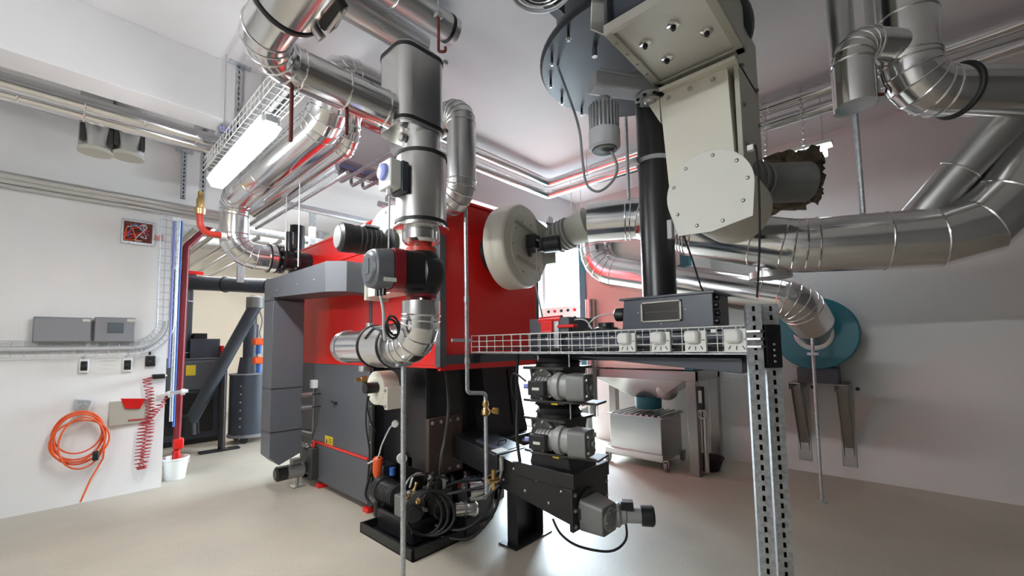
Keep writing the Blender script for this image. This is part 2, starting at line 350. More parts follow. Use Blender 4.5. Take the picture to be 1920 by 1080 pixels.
# small flue items on the side panel
put('sensor_box', MB().box(LX-.06, LX, 5.28, 5.38, 1.16, 1.26), 'white_plastic', b, bevel=.006)
put('sensor_stem', MB().cyl((LX-.03, 5.33, 1.16), (LX-.03, 5.33, .98), .012, n=10).cyl((LX-.03, 5.33, 1.03), (LX-.03, 5.33, 1.0), .022, n=10), 'steel', b)
put('sensor_pipe', MB().tube(fillet([(LX-.03, 5.33, .98), (LX-.03, 5.34, .62), (LX-.02, 5.75, .6)], .04), .012, 10), 'steel', b)
for z in (.95, 1.1):
    put('clamp_stub', MB().cyl((1.98, 5.2, z), (2.1, 5.2, z), .028, n=14), 'steel', b)
    rod('clamp_rod', (2.1, 5.2, z), (LX, 5.2, z), .008, 'black_plastic', b)
ig = put('igniter_motor', MB().lathe((2.14, 5.45, .19), (-1, 0, 0), [(0, .05), (.03, .085), (.2, .085), (.22, .06)], 20).box(1.98, 2.08, 5.4, 5.5, .27, .33), 'motor_grey', b, label='grey finned motor low beside the ash door')
put('motor_cap', MB().lathe((1.92, 5.45, .19), (-1, 0, 0), [(0, .085), (.1, .085), (.12, .06)], 20), 'black_plastic', ig)
put('motor_stand', MB().cyl((2.05, 5.45, 0), (2.05, 5.45, .11), .02, n=10).box(1.98, 2.12, 5.38, 5.52, 0, .012), 'steel', ig)
put('gearbox', MB().box(2.14, LX+.02, 5.36, 5.56, .15, .42), 'dark_cast', b, bevel=.012)
for k in range(6): bolt((2.14, 5.38+.032*k, .46+.02*(k % 2)), (-1, 0, 0), .014, 'steel', b)
put('valve_wheel', MB().ring((2.16, 5.28, .5), (1, 0, 0), .04, .008, 18, 6).cyl((2.16, 5.28, .5), (LX, 5.28, .5), .012, n=8), 'red_paint', b)
put('ash_valve', MB().box(2.12, LX, 5.22, 5.33, .1, .46), 'dark_cast', b, bevel=.01)
cable('wire_loop', [(2.17, 4.0, 1.2), (2.15, 4.0, .9), (2.17, 3.96, .6), (2.16, 3.98, .3)], .008, 'black_rubber', parent=b, cat=None)
cable('wire_loop', [(2.2, 3.9, .52), (2.16, 3.95, .35), (2.14, 3.97, .2), (2.18, 3.9, .12), (2.2, 3.84, .2), (2.17, 3.93, .33)], .013, 'black_rubber', parent=b, cat=None)
put('drive_housing', MB().box(LX+.0, LX+.2, 3.78, 3.97, .1, .5), 'black_paint', b, bevel=.02)
put('drive_wheel', MB().lathe((LX, 3.9, .2), (-1, 0, 0), [(0, .075), (.03, .075), (.04, .05)], 20), 'steel', b)

# ---- primary air fan under the aluminium elbow
pf = thing('air_fan', (2.1, 3.5, 1.2), 'small cream fan scroll low on the boiler under the aluminium elbow', 'fan')
put('scroll', MB().lathe((2.2, 3.62, 1.27), (-1, 0, 0), [(0, .155), (.16, .155), (.17, .145)], 36).box(2.04, 2.2, 3.45, 3.62, 1.12, 1.27), 'cream_paint', pf, bevel=.004)
put('impeller_motor', MB().lathe((2.03, 3.58, 1.28), (-1, 0, 0), [(0, .05), (.12, .05)], 16), 'black_plastic', pf)
put('nozzle', MB().lathe((1.93, 3.58, 1.36), (-1, .2, 0), [(0, .03), (.05, .03), (.05, .018), (.1, .018)], 12), 'brass', pf)
put('outlet_flange', MB().box(2.03, 2.2, 3.4, 3.45, 1.09, 1.29), 'cream_paint', pf, bevel=.003)
for z in (1.12, 1.26): bolt((2.03, 3.43, z), (-1, 0, 0), .012, 'steel', pf)
cable('fan_lead', [(2.0, 3.66, 1.2), (1.99, 3.68, 1.1), (2.05, 3.72, .95), (2.12, 3.75, .85)], .007, 'black_rubber', parent=pf, cat=None)

# ---- secondary air fan on the boiler's long side
sf = thing('air_fan', (2.1, 3.25, 2.1), 'cream fan scroll on the long boiler side behind the black pump', 'fan')
put('scroll', MB().lathe((2.2, 3.37, 2.52), (-1, 0, 0), [(0, .4), (.2, .4), (.21, .39)], 48), 'cream_paint', sf)
put('scroll_outlet', MB().box(1.99, 2.2, 3.3, 3.72, 2.12, 2.4), 'cream_paint', sf, bevel=.004)
put('outlet_flange', MB().box(1.97, 2.21, 3.68, 3.72, 2.09, 2.45), 'beige_grey', sf, bevel=.003)
bolts_circle((1.99, 3.37, 2.52), (-1, 0, 0), .34, 8, .012, 'steel', sf)
mo = put('fan_motor', MB().lathe((1.99, 3.28, 2.55), (-1, .12, 0), [(0, .14), (.03, .14), (.05, .09), (.1, .09), (.11, .115), (.34, .115), (.36, .12), (.44, .12), (.46, .09)], 28), 'black_plastic', sf)
put('motor_end', MB().lathe(V((1.99, 3.28, 2.55))+V((-1, .12, 0)).normalized()*.455, (-1, .12, 0), [(0, .095), (.012, .09), (.018, .03)], 24), 'cast_grey', mo)
for k in range(5): put('motor_rib', MB().ring(V((1.99, 3.28, 2.55))+V((-1, .12, 0)).normalized()*(.14+.04*k), (-1, .12, 0), .115, .006, 28, 6), 'black_plastic', mo)
put('rating_plate', MB().box(1.72, 1.86, 3.24, 3.32, 2.66, 2.68), 'light_grey', mo, bevel=.004)
put('inspection_cap', MB().lathe((1.985, 3.58, 2.28), (-1, 0, 0), [(0, .035), (.025, .03), (.04, .01)], 14), 'white_plastic', sf)

# ---- folded grey air duct
gd = thing('air_duct', (1.8, 5.2, .3), 'folded dark grey sheet-metal air duct running down the boiler end', 'duct')
x0, x1 = 1.66, 2.0
put('vertical_duct', MB().box(x0, x1, 5.2, 5.5, .72, 2.24), 'grey_paint', gd, bevel=.004)
put('slanted_foot', MB().prism([(x0, 5.2, .72), (x1, 5.2, .72), (x1, 5.2, .45), (x0+.1, 5.2, .35), (x0, 5.2, .45)], (0, .3, 0)), 'grey_paint', gd, bevel=.004)
put('horizontal_duct', MB().loft([(x0, 5.5, 2.24), (x1, 5.5, 2.24), (x1, 5.5, 2.45), (x0, 5.5, 2.45)], [(x0, 3.86, 2.16), (x1, 3.86, 2.16), (x1, 3.86, 2.44), (x0, 3.86, 2.44)]), 'grey_paint', gd, bevel=.004)
put('corner_piece', MB().prism([(x0, 3.86, 2.16), (x0+.14, 3.72, 2.16), (2.2, 3.72, 2.16), (2.2, 3.95, 2.16), (x1, 3.95, 2.16)], (0, 0, .285)), 'grey_paint', gd, bevel=.004)
put('outlet_seal', MB().box(1.98, 2.2, 3.7, 3.735, 2.14, 2.46), 'black_rubber', gd)
for z in (.72, 1.2, 2.2): put('joint', MB().box(x0-.004, x1+.004, 5.196, 5.5, z-.004, z+.004), 'black_paint', gd)
for y in (4.1, 4.5, 5.1): bolt((x0, y, 2.3), (-1, 0, 0), .006, 'steel', gd, 'dome')

# ---- beige flue fan on the end face
ff = thing('flue_fan', (2.9, 2.7, 2.1), 'large beige drum-shaped flue fan on the red boiler end', 'fan')
FC = V((2.97, 2.56, 2.57)); R = .395
FA = V((.17, -1, 0)).normalized(); FS = V((1, .17, 0)).normalized()
def fp(x, y, z): return FC+FS*x-FA*y+V((0, 0, z))
put('mounting_neck', MB().lathe(fp(0, .36, -.02), FA, [(0, .24), (.16, .24)], 32), 'black_paint', ff)
put('drum', MB().lathe(fp(0, .21, 0), FA, [(0, R-.01), (.008, R), (.19, R), (.21, R-.012)], 64), 'cream_paint', ff)
put('front_plate', MB().lathe(fp(0, .004, 0), FA, [(0, R-.015), (.012, R-.02)], 64), 'cream_paint', ff)
put('motor_plate', MB().lathe(fp(0, -.008, -.02), FA, [(0, .27), (.01, .265)], 48), 'cream_paint', ff)
for s in (-1, 1): put('stiffener', MB().obox(fp(0, -.02, .16*s), FS*.19+V((0, 0, -.03)), FA*.02, FS*.002+V((0, 0, .012))), 'beige_grey', ff)
bolts_circle(fp(0, -.012, -.02), FA, .245, 10, .011, 'steel', ff)
MA = (FA+FS*.35+V((0, 0, .05))).normalized()
fmo = put('fan_motor', MB().lathe(fp(.02, -.02, 0), MA, [(0, .1), (.02, .1), (.03, .07), (.14, .07), (.15, .08), (.29, .08), (.31, .065)], 24), 'black_plastic', ff)
put('terminal_box', MB().obox(fp(-.03, -.1, .02), FS*.05, FA*.05, V((0, 0, .065))), 'black_plastic', fmo, bevel=.008)
put('rating_plate', MB().obox(fp(-.03, -.152, .03), FS*.025, FA*.002, V((0, 0, .008))), 'paper', fmo)
put('badge', MB().obox(fp(-.19, -.012, .02), FS*.03, FA*.004, V((0, 0, .018))), 'mid_grey', ff)
put('fan_outlet', MB().prism([fp(.18, -.01, .31), fp(.48, -.01, .26), fp(.48, -.01, 0), fp(.34, -.01, -.18)], -FA*.2), 'beige_grey', ff, bevel=.004)
put('outlet_flange', MB().obox(fp(.49, .1, .1), FS*.012, FA*.16, V((0, 0, .19))), 'beige_grey', ff, bevel=.003)
put('damper_bracket', MB().obox(fp(.43, -.04, .3), FS*.045, FA*.012, V((0, 0, .08))).cyl(fp(.43, -.05, .28), fp(.43, -.11, .28), .02, n=10), 'steel', ff, bevel=.002)
bolts_circle(fp(.42, -.03, .27), FA, .06, 5, .012, 'steel', ff)
cable('fan_lead', [fp(-.02, -.13, -.03), fp(-.03, -.14, -.2), fp(.0, -.1, -.34), fp(.06, -.08, -.42), fp(.1, -.1, -.62), fp(.16, -.1, -.8), fp(.14, -.1, -1.02)], .008, 'cable_grey', parent=ff, cat=None)
put('cable_loop', MB().ring(fp(.06, -.09, -.28), (.1, -1, 0), .05, .007, 24, 6), 'cable_grey', ff)

# ---- grey flexible sleeve between flue fan and aluminium duct
fs = thing('duct_sleeve', (3.55, 2.5, 2.4), 'grey tapered sleeve with clamp rings joining flue fan to aluminium duct', 'duct')
A, B = fp(.49, .1, .12), at(1104, 420, d=4.15)
d = (B-A); L = d.length
put('taper', MB().lathe(A, d, [(0, .15), (L*.35, .14), (L*.36, .15), (L*.62, .15), (L*.63, .14), (L, .17)], 32), 'beige_grey', fs)
for k in (.37, .46, .54, .61): put('clamp_ring', MB().ring(A+d*k, d, .15, .01, 32, 6), 'mid_grey', fs)
# ================================================================== perforated strut helper
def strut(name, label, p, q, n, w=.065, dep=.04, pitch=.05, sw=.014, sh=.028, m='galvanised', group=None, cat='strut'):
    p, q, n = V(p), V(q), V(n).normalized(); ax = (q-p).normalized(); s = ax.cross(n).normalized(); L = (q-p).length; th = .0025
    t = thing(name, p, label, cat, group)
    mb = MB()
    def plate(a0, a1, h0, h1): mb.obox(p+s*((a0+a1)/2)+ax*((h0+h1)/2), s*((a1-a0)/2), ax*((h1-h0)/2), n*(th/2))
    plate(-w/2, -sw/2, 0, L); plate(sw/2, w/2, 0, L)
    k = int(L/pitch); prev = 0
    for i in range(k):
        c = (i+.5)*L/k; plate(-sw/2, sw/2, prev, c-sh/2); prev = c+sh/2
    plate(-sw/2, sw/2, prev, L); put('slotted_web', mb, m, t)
    put('shade_backing', MB().obox(p+ax*(L/2)-n*dep, s*(w/2), ax*(L/2), n*(th/2)), 'dark_cast', t)  # dark plate added behind the slots, shade of the channel inside put into its colour
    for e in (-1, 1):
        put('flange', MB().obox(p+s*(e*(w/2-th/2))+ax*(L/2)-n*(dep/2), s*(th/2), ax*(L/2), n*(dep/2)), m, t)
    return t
# ================================================================== pump column in front of the boiler
CX, CY = 1.645, 2.338
hb = thing('pump_housing', (1.6, 2.38, 3.07), 'tall rounded stainless box around a pump below the ceiling pipes', 'pump cover')
def rrect(cx, cy, a, b, r, z, seg=8):
    out = []
    for (sx, sy, t0) in ((1, 1, 0), (-1, 1, 90), (-1, -1, 180), (1, -1, 270)):
        for k in range(seg+1):
            t = math.radians(t0+90*k/seg); out.append(V((cx+sx*(a/2-r)+r*math.cos(t), cy+sy*(b/2-r)+r*math.sin(t), z)))
    return out
BXA, BYB = .36, .33
put('shell', MB().loft(rrect(1.6, 2.38, BXA, BYB, .09, 3.09), rrect(1.6, 2.38, BXA, BYB, .09, 3.62)), 'stainless', hb, sharp=40)
put('lid', MB().loft(rrect(1.6, 2.38, BXA-.01, BYB-.01, .085, 3.62), rrect(1.6, 2.38, BXA-.06, BYB-.06, .07, 3.65)), 'aluminium_dull', hb)
put('bottom_plate', MB().loft(rrect(1.6, 2.38, BXA-.01, BYB-.01, .085, 3.07), rrect(1.6, 2.38, BXA-.01, BYB-.01, .085, 3.09)), 'aluminium', hb)
for z in (3.1, 3.59): put('strap', MB().loft(rrect(1.6, 2.38, BXA+.01, BYB+.01, .095, z), rrect(1.6, 2.38, BXA+.01, BYB+.01, .095, z+.022)), 'black_rubber', hb)
for z in (3.11, 3.6): put('buckle', MB().box(1.74, 1.77, 2.2, 2.215, z-.012, z+.014), 'steel', hb, bevel=.002)
vc = thing('valve_cover', (CX, CY, 2.3), 'upright stainless cylinder around the valve above the black pump', 'pipe cover')
put('collar', MB().lathe((CX, CY, 2.93), (0, 0, 1), [(0, .125), (.14, .125)], 40), 'aluminium_dull', vc)
put('cylinder', MB().lathe((CX, CY, 2.44), (0, 0, 1), [(0, .168), (.49, .168), (.5, .13)], 48), 'stainless', vc)
put('rim', MB().lathe((CX, CY, 2.42), (0, 0, 1), [(0, .165), (.005, .185), (.014, .185), (.02, .168)], 48), 'aluminium', vc)
for z in (2.455, 2.905): put('strap', MB().lathe((CX, CY, z), (0, 0, 1), [(0, .168), (0, .174), (.022, .174), (.022, .168)], 48), 'black_rubber', vc)
put('neck', MB().lathe((CX, CY, 2.33), (0, 0, 1), [(0, .11), (.02, .125), (.1, .125)], 40), 'aluminium', vc)
put('vent_knob', MB().lathe((CX-.13, CY, 3.02), (-1, .1, 0), [(0, .03), (.03, .03), (.04, .022)], 16), 'aluminium_dull', vc)
va = thing('valve_actuator', (1.45, 2.3, 2.7), 'white motor actuator with pale blue dial on the stainless cylinder', 'actuator')
ac = at(727, 330, d=2.66)
put('bracket', MB().cyl(ac+V((.05, .0, -.02)), (CX-.1, CY, ac.z-.03), .035, n=16), 'black_plastic', va)
put('spring', MB().tube([V((CX-.14, CY+.02, ac.z-.03)).lerp(ac+V((.1, 0, -.02)), k/60)+V((0, math.cos(k*.9)*.045, math.sin(k*.9)*.045)) for k in range(61)], .006, 6), 'dark_cast', va)
put('case', MB().box(ac.x-.03, ac.x+.05, ac.y-.08, ac.y+.06, ac.z-.09, ac.z+.09), 'white_plastic', va, bevel=.008)
put('case_back', MB().box(ac.x+.05, ac.x+.1, ac.y-.085, ac.y+.065, ac.z-.1, ac.z+.095), 'slate_paint', va, bevel=.006)
put('dial', MB().lathe((ac.x-.03, ac.y-.005, ac.z+.015), (-1, 0, 0), [(0, .055), (.02, .05), (.028, .03)], 24), 'violet', va)
put('gland', MB().cyl((ac.x, ac.y-.02, ac.z-.13), (ac.x, ac.y-.02, ac.z-.09), .02, n=12), 'cable_grey', va)
cable('lead', [(ac.x, ac.y-.02, ac.z-.13), (ac.x+.0, ac.y-.02, ac.z-.3), (ac.x+.01, ac.y, ac.z-.5), (ac.x+.02, ac.y-.01, ac.z-.7)], .006, 'cable_grey', parent=va, cat=None)
# ---- the pump itself
pu = thing('circulation_pump', (CX, CY, 1.98), 'black circulation pump with grey control head and dark red band', 'pump')
put('flange', MB().lathe((CX, CY, 2.27), (0, 0, 1), [(0, .1), (.03, .1), (.03, .07), (.07, .07)], 32), 'red_pipe', pu)
put('flange', MB().lathe((CX, CY, 1.94), (0, 0, 1), [(0, .07), (.03, .07), (.03, .1), (.05, .1)], 32), 'dark_red', pu)
bolts_circle((CX, CY, 2.3), (0, 0, 1), .085, 4, .012, 'steel', pu, ph=.6); bolts_circle((CX, CY, 1.96), (0, 0, -1), .085, 4, .012, 'steel', pu, ph=.6)
put('insulation_shell', MB().lathe((CX+.12, CY-.02, 2.13), (-1, .1, 0), [(0, .07), (.02, .12), (.06, .145), (.16, .145), (.17, .13)], 36).lathe((CX, CY, 1.99), (0, 0, 1), [(0, .1), (.04, .125), (.24, .125), (.28, .1)], 32), 'black_plastic', pu)
hd = V((-1, .1, 0)).normalized(); h0 = V((CX+.12, CY-.02, 2.13))+hd*.17
def sq(c, d, a, bz, r):
    s = V((0, 0, 1)).cross(d).normalized(); return [c+s*(p.x)+V((0, 0, p.y)) for p in rrect(0, 0, a, bz, r, 0, 5)]
put('motor_body', MB().loft(sq(h0, hd, .25, .25, .05), sq(h0+hd*.13, hd, .25, .25, .05)), 'black_plastic', pu)
put('colour_band', MB().loft(sq(h0+hd*.13, hd, .255, .255, .05), sq(h0+hd*.2, hd, .255, .255, .05)), 'dark_red', pu)
ch = put('control_head', MB().loft(sq(h0+hd*.2, hd, .25, .25, .06), sq(h0+hd*.31, hd, .23, .23, .09)), 'head_grey', pu, bevel=.01)
put('head_face', MB().lathe(h0+hd*.312, hd, [(0, .1), (.014, .085)], 32), 'grey_paint', ch)
put('display', MB().obox(h0+hd*.328+V((0, 0, .01)), hd*.002, V((0, 0, 1)).cross(hd)*.03, V((0, 0, .045))), 'display', ch)
put('nameplate', MB().obox(h0+hd*.25+V((0, -.129, -.08)), hd*.04, V((0, .002, 0)), V((0, 0, .012))), 'white_plastic', ch)
for k in (-.04, 0, .04): put('gland', MB().cyl(h0+hd*.24+V((0, k, -.125)), h0+hd*.24+V((0, k, -.165)), .014, n=10), 'black_plastic', ch)
cable('lead', [h0+hd*.24+V((0, 0, -.16)), h0+hd*.22+V((0, 0, -.26)), h0+hd*.2+V((0, .03, -.36)), h0+hd*.2+V((.02, .05, -.44))], .01, 'cable_grey', parent=pu, cat=None)
for k in range(2): put('cable_loop', MB().ring(h0+hd*.18+V((.0+.01*k, -.03, -.37+.02*k)), (.4, -1, .2), .06, .008, 28, 6), 'black_rubber', pu)
cable('lead', [h0+hd*.2+V((.02, .05, -.44)), h0+hd*.2+V((.02, .1, -.38)), h0+hd*.22+V((.05, .2, -.36)), h0+hd*.2+V((.05, .35, -.42))], .01, 'black_rubber', parent=pu, cat=None)
# ---- elbow below the pump and run to the boiler side
lagged('lagged_elbow', 'bright aluminium lagged elbow under the black pump, turning to the boiler', [(CX, CY, 1.945), (CX, CY, 1.655), (CX, 3.5, 1.655), (LX, 3.5, 1.655)], .128, [.2, .16], seams=(.12,), n=44)
lc = thing('valve_cover', (CX, 2.85, 1.5), 'horizontal aluminium valve cover with two black straps left of the elbow', 'pipe cover')
put('cover', MB().lathe((CX, 2.62, 1.655), (0, 1, 0), [(0, .13), (.005, .155), (.3, .155), (.305, .13)], 48), 'aluminium', lc)
for y in (2.63, 2.9): put('strap', MB().lathe((CX, y, 1.655), (0, 1, 0), [(0, .155), (0, .161), (.02, .161), (.02, .155)], 48), 'black_rubber', lc)
put('vent', MB().cyl((CX-.03, 2.95, 1.77), (CX-.03, 2.95, 1.83), .03, n=14), 'aluminium', lc); put('drain', MB().cyl((CX-.06, 2.98, 1.51), (CX-.06, 2.98, 1.47), .04, n=14), 'aluminium_dull', lc)
pp = at(756, 860, d=2.78)
sp = thing('support_pole', (pp.x, pp.y, 0), 'galvanised support pole standing under the aluminium elbow', 'pole')
put('pole', MB().cyl((pp.x, pp.y, 0), (pp.x, pp.y, 1.53), .0165, n=14), 'galvanised', sp)
put('foot_plate', MB().box(pp.x-.05, pp.x+.05, pp.y-.05, pp.y+.05, 0, .008), 'galvanised', sp, bevel=.002)
put('cradle', MB().box(pp.x-.05, pp.x+.05, pp.y-.02, pp.y+.02, 1.52, 1.535), 'galvanised', sp)

# ================================================================== lagged pipes overhead
lagged('lagged_pipe', 'thick aluminium pipe from the stainless pump box curving towards the viewer overhead', [(1.44, 2.38, 3.19), (.64, 2.38, 3.19), (.64, -2.5, 3.25)], .112, .22, seams=(.06, .32), n=44)
oc = thing('valve_cover', (.64, 1.8, 3.0), 'bulging aluminium valve cover with clasp and black straps overhead', 'pipe cover')
put('cover', MB().lathe((.64, 1.95, 3.2), (0, -1, 0), [(0, .112), (.012, .155), (.44, .155), (.455, .112)], 48), 'aluminium', oc)
for y in (1.92, 1.55): put('strap', MB().lathe((.64, y, 3.2), (0, -1, 0), [(0, .155), (0, .161), (.02, .161), (.02, .155)], 48), 'black_rubber', oc)
put('clasp', MB().obox((.755, 1.74, 3.105), (.014, 0, .014), (0, .095, 0), (.024, 0, -.024)), 'dark_cast', oc, bevel=.006)
put('clasp_arm', MB().tube([(.785, 1.66, 3.09), (.795, 1.78, 3.08), (.78, 1.81, 3.065), (.765, 1.78, 3.05), (.765, 1.66, 3.06)], .008, 8), 'steel', oc)
put('clasp_screw', MB().cyl((.73, 1.86, 3.09), (.77, 1.86, 3.05), .022, n=12), 'steel', oc)
zA = min(4.08, at(700, 36, Y=2.75).z); xA = at(792, 80, Y=2.75).x
lagged('lagged_pipe', 'aluminium pipe just under the ceiling ending behind the stainless pump box', [(-2.8, 2.75, zA), (xA, 2.75, zA)], .105, .16, m='aluminium_dull', seams=(3.6, 4.0), n=40)
zB = min(4.1, at(800, 18, Y=2.45).z); xB = at(850, 40, Y=2.45).x
lagged('lagged_pipe', 'aluminium pipe under the ceiling with open strapped end above the pump box', [(.3, 2.45, zB), (xB, 2.45, zB)], .1, .13, m='aluminium_dull', seams=(.4, .8, 1.2), straps=(xB-.36,), n=40)
hk = thing('pipe_hanger', (1.68, 2.2, 3.5), 'rusty brown hook hanging beside the strapped ceiling pipe', 'pipe hanger')
hp = at(822, 62, d=2.6)
put('rod', MB().tube(fillet([hp+V((.0, 0, .12)), hp+V((0, 0, -.12)), hp+V((.03, -.03, -.12)), hp+V((.03, -.03, -.09))], .012), .009, 8), 'rust_pipe', hk)
put('clip', MB().box(hp.x-.02, hp.x+.02, hp.y-.02, hp.y+.02, hp.z+.1, hp.z+.13), 'steel', hk, bevel=.003)
rod('tie_rod', hp+V((0, 0, .12)), hp+V((.0, 0, CEIL-hp.z)), .005, 'steel', hk)
# long run along the lamp and down to the boiler flange
lagged('lagged_pipe', 'aluminium flow pipe beside the lit fluorescent lamp, dropping to the boiler flange', [(2.3, 3.1, 3.78), (1.35, 3.1, 3.78), (1.35, 3.1, 3.4), (1.35, 5.58, 3.38), (1.35, 5.58, 2.74), (1.72, 5.58, 2.74)], .148, [.2, .2, .2, .22], seams=(2.6, 2.9), straps=(), n=44)
lagged('lagged_pipe', 'thinner aluminium return pipe alongside the flow pipe by the lamp', [(2.4, 3.4, 3.75), (1.66, 3.4, 3.75), (1.66, 3.4, 3.4), (1.66, 5.9, 3.38)], .085, [.13, .13], n=32)
fl = thing('boiler_flange', (1.9, 5.58, 2.5), 'black bolted flange pair between aluminium elbow and boiler top', 'flange')
put('sleeve', MB().lathe((1.7, 5.58, 2.74), (1, 0, 0), [(0, .165), (.1, .165)], 36), 'aluminium', fl)
for x in (1.705, 1.785): put('strap', MB().lathe((x, 5.58, 2.74), (1, 0, 0), [(0, .165), (0, .171), (.015, .171), (.015, .165)], 36), 'black_rubber', fl)
put('neck', MB().lathe((1.8, 5.58, 2.74), (1, 0, 0), [(0, .11), (.04, .11), (.04, .17), (.075, .17), (.075, .12), (.2, .12), (.2, .17), (.235, .17), (.235, .12), (.42, .12)], 36), 'black_paint', fl)
for x in (1.84, 2.0):
    bolts_circle((x, 5.58, 2.74), (-1, 0, 0), .145, 8, .016, 'steel', fl)
put('air_vent', MB().cyl((1.95, 5.58, 2.85), (1.95, 5.58, 3.1), .05, n=16), 'black_paint', fl)
# tall insulated flue riser beside the pump column
lagged('flue_riser', 'upright aluminium riser with rounded top right of the stainless cylinder', [(2.14, 2.86, 2.82), (2.14, 2.5, 2.82), (2.14, 2.5, 3.53), (2.14, 3.4, 3.53)], .115, [.13, .12], m='aluminium_dull', seams=(), n=40)
put('wire_guard', MB().tube([V((2.14+math.cos(k*.55)*.112, 2.5+math.sin(k*.55)*.112, 2.86+k*.002)) for k in range(90)], .003, 5), 'steel', label='loose wire wound around the foot of the aluminium riser', cat='wire')
# galvanised conduit dropping in front of the red end face
cp = at(875, 600, Y=2.6)
cd = thing('conduit', (cp.x+.2, 2.6, .4), 'thin galvanised conduit dropping past the red boiler end with brass valve', 'pipe')
put('tube', MB().tube(fillet([(cp.x, 2.6, 2.78), (cp.x, 2.6, 1.27), (cp.x+.2, 2.6, 1.25), (cp.x+.2, 2.6, .43)], .04), .0165, 12), 'galvanised', cd)
put('valve', MB().lathe((cp.x+.2, 2.6, 1.06), (0, 0, 1), [(0, .02), (.015, .034), (.05, .034), (.07, .02), (.1, .028), (.13, .02)], 14).cyl((cp.x+.2, 2.6, 1.1), (cp.x+.27, 2.55, 1.1), .012, n=8).box(cp.x+.26, cp.x+.275, 2.52, 2.58, 1.075, 1.125), 'brass', cd)
for z in (1.7,): put('clip', MB().box(cp.x-.15, cp.x+.06, 2.6, 2.615, z-.02, z+.005), 'galvanised', cd)
for z in (2.0, 1.5): put('coupling', MB().cyl((cp.x, 2.6, z), (cp.x, 2.6, z+.05), .021, n=12), 'galvanised', cd)

# ================================================================== lamp in view
lx, ly0, lz, ly1 = LAMPS[0]
la = thing('fluorescent_lamp', (lx, (ly0+ly1)/2, lz), 'lit fluorescent strip lamp between pipes at the left', 'lamp')
put('housing', MB().box(lx-.06, lx+.06, ly0-.01, ly1+.01, lz+.03, lz+.08), 'white_plastic', la, bevel=.008)
put('diffuser', MB().loft(rrect(lx, (ly0+ly1)/2, .15, ly1-ly0, .02, lz+.03, 4), rrect(lx, (ly0+ly1)/2, .09, ly1-ly0-.03, .02, lz-.035, 4)), 'tube_glow', la)
for y in (ly0-.02, ly1+.02): put('end_cap', MB().box(lx-.04, lx+.04, y-.012, y+.012, lz+.035, lz+.08), 'light_grey', la, bevel=.006)
for y in (ly0+.2, ly1-.2): rod('hanger_rod', (lx, y, lz+.08), (lx, y, CEIL if y < 4.3 else 3.7), .003, 'steel', la)
for i, (x, y0, z, y1) in enumerate(LAMPS[1:]):  # unseen lamp, added to brighten surfaces facing left below the overhead pipe
    lb = thing('fluorescent_lamp', (x, (y0+y1)/2, z), 'added fill lamp hanging unseen left of the viewer', 'lamp')
    put('housing', MB().box(x-.03, x+.03, y0, y1, z+.0, z+.05), 'white_plastic', lb, bevel=.008)
    put('tube', MB().cyl((x, y0+.03, z-.05), (x, y1-.03, z-.05), .02, n=12), 'fill_tube', lb)
    for y in (y0+.2, y1-.2): rod('hanger_rod', (x, y, z+.05), (x, y, CEIL), .004, 'steel', lb)

# ================================================================== left wall
def WP(px, py, off=0): return at(px, py, Y=WL-off)
def wbox(name, px0, py0, px1, py1, dep, m, parent, bevel=.004, off=0):
    a, c = WP(px0, py1, off), WP(px1, py0, off); return put(name, MB().box(a.x, c.x, WL-off-dep, WL-off, a.z, c.z), m, parent, bevel)
for i, (a, c, label) in enumerate(((60, 171, 'grey wall controller box cut by the left picture edge'), (174, 253, 'grey wall controller box with small display beside the cable tray'))):
    p = WP((a+c)/2, 643); t = thing('wall_controller', p, label, 'controller')
    wbox('case', a, 597, c, 643, .11, 'mid_grey', t, .01); o = wbox('door', a+1.5, 599, c-1.5, 641, .125, 'mid_grey', t, .006)
    if i: wbox('display_frame', 199, 606, 231, 625, .132, 'grey_paint', t, .003); wbox('display', 203, 609, 228, 622, .136, 'display', t, 0)
    wbox('name_label', c-17, 599.5, c-2, 604, .128, 'paper', t, 0)
# cable ladder on the wall
tr = thing('wire_cable_tray', WP(312, 650), 'pale wire cable tray bending down the left wall under the controllers', 'cable tray')
path = fillet([WP(318, 400, .05), WP(309, 652, .05), WP(-60, 656, .05)], .32, 10); w2 = .085
offs = []
for i, p in enumerate(path):
    d = (path[min(i+1, len(path)-1)]-path[max(i-1, 0)]).normalized(); offs.append((p, V((d.z, 0, -d.x))))
for e in (-1, -.33, .33, 1): put('rail', MB().tube([p+s*(w2*e) for p, s in offs], .0035, 6), 'galvanised', tr)
for e in (-1, 1): put('rail', MB().tube([p+s*(w2*e)-V((0, .05, 0)) for p, s in offs], .0035, 6), 'galvanised', tr)
acc = 0
for i in range(len(path)-1):
    L = (path[i+1]-path[i]).length; s0 = (offs[i][1]+offs[i+1][1]).normalized(); k = max(1, int(L/.085))
    for j in range(k):
        p = path[i].lerp(path[i+1], j/k); rod('rung', p-s0*w2, p+s0*w2, .0035, 'galvanised', tr)
        for e in (-1, 1): rod('rung', p+s0*(w2*e), p+s0*(w2*e)-V((0, .05, 0)), .0035, 'galvanised', tr)
cable('cable_bundle', [p-V((0, .012, 0)) for p, s in offs[1:]], .02, 'cable_grey', label='grey cables lying in the wall cable tray', cat='cable', smooth=2)
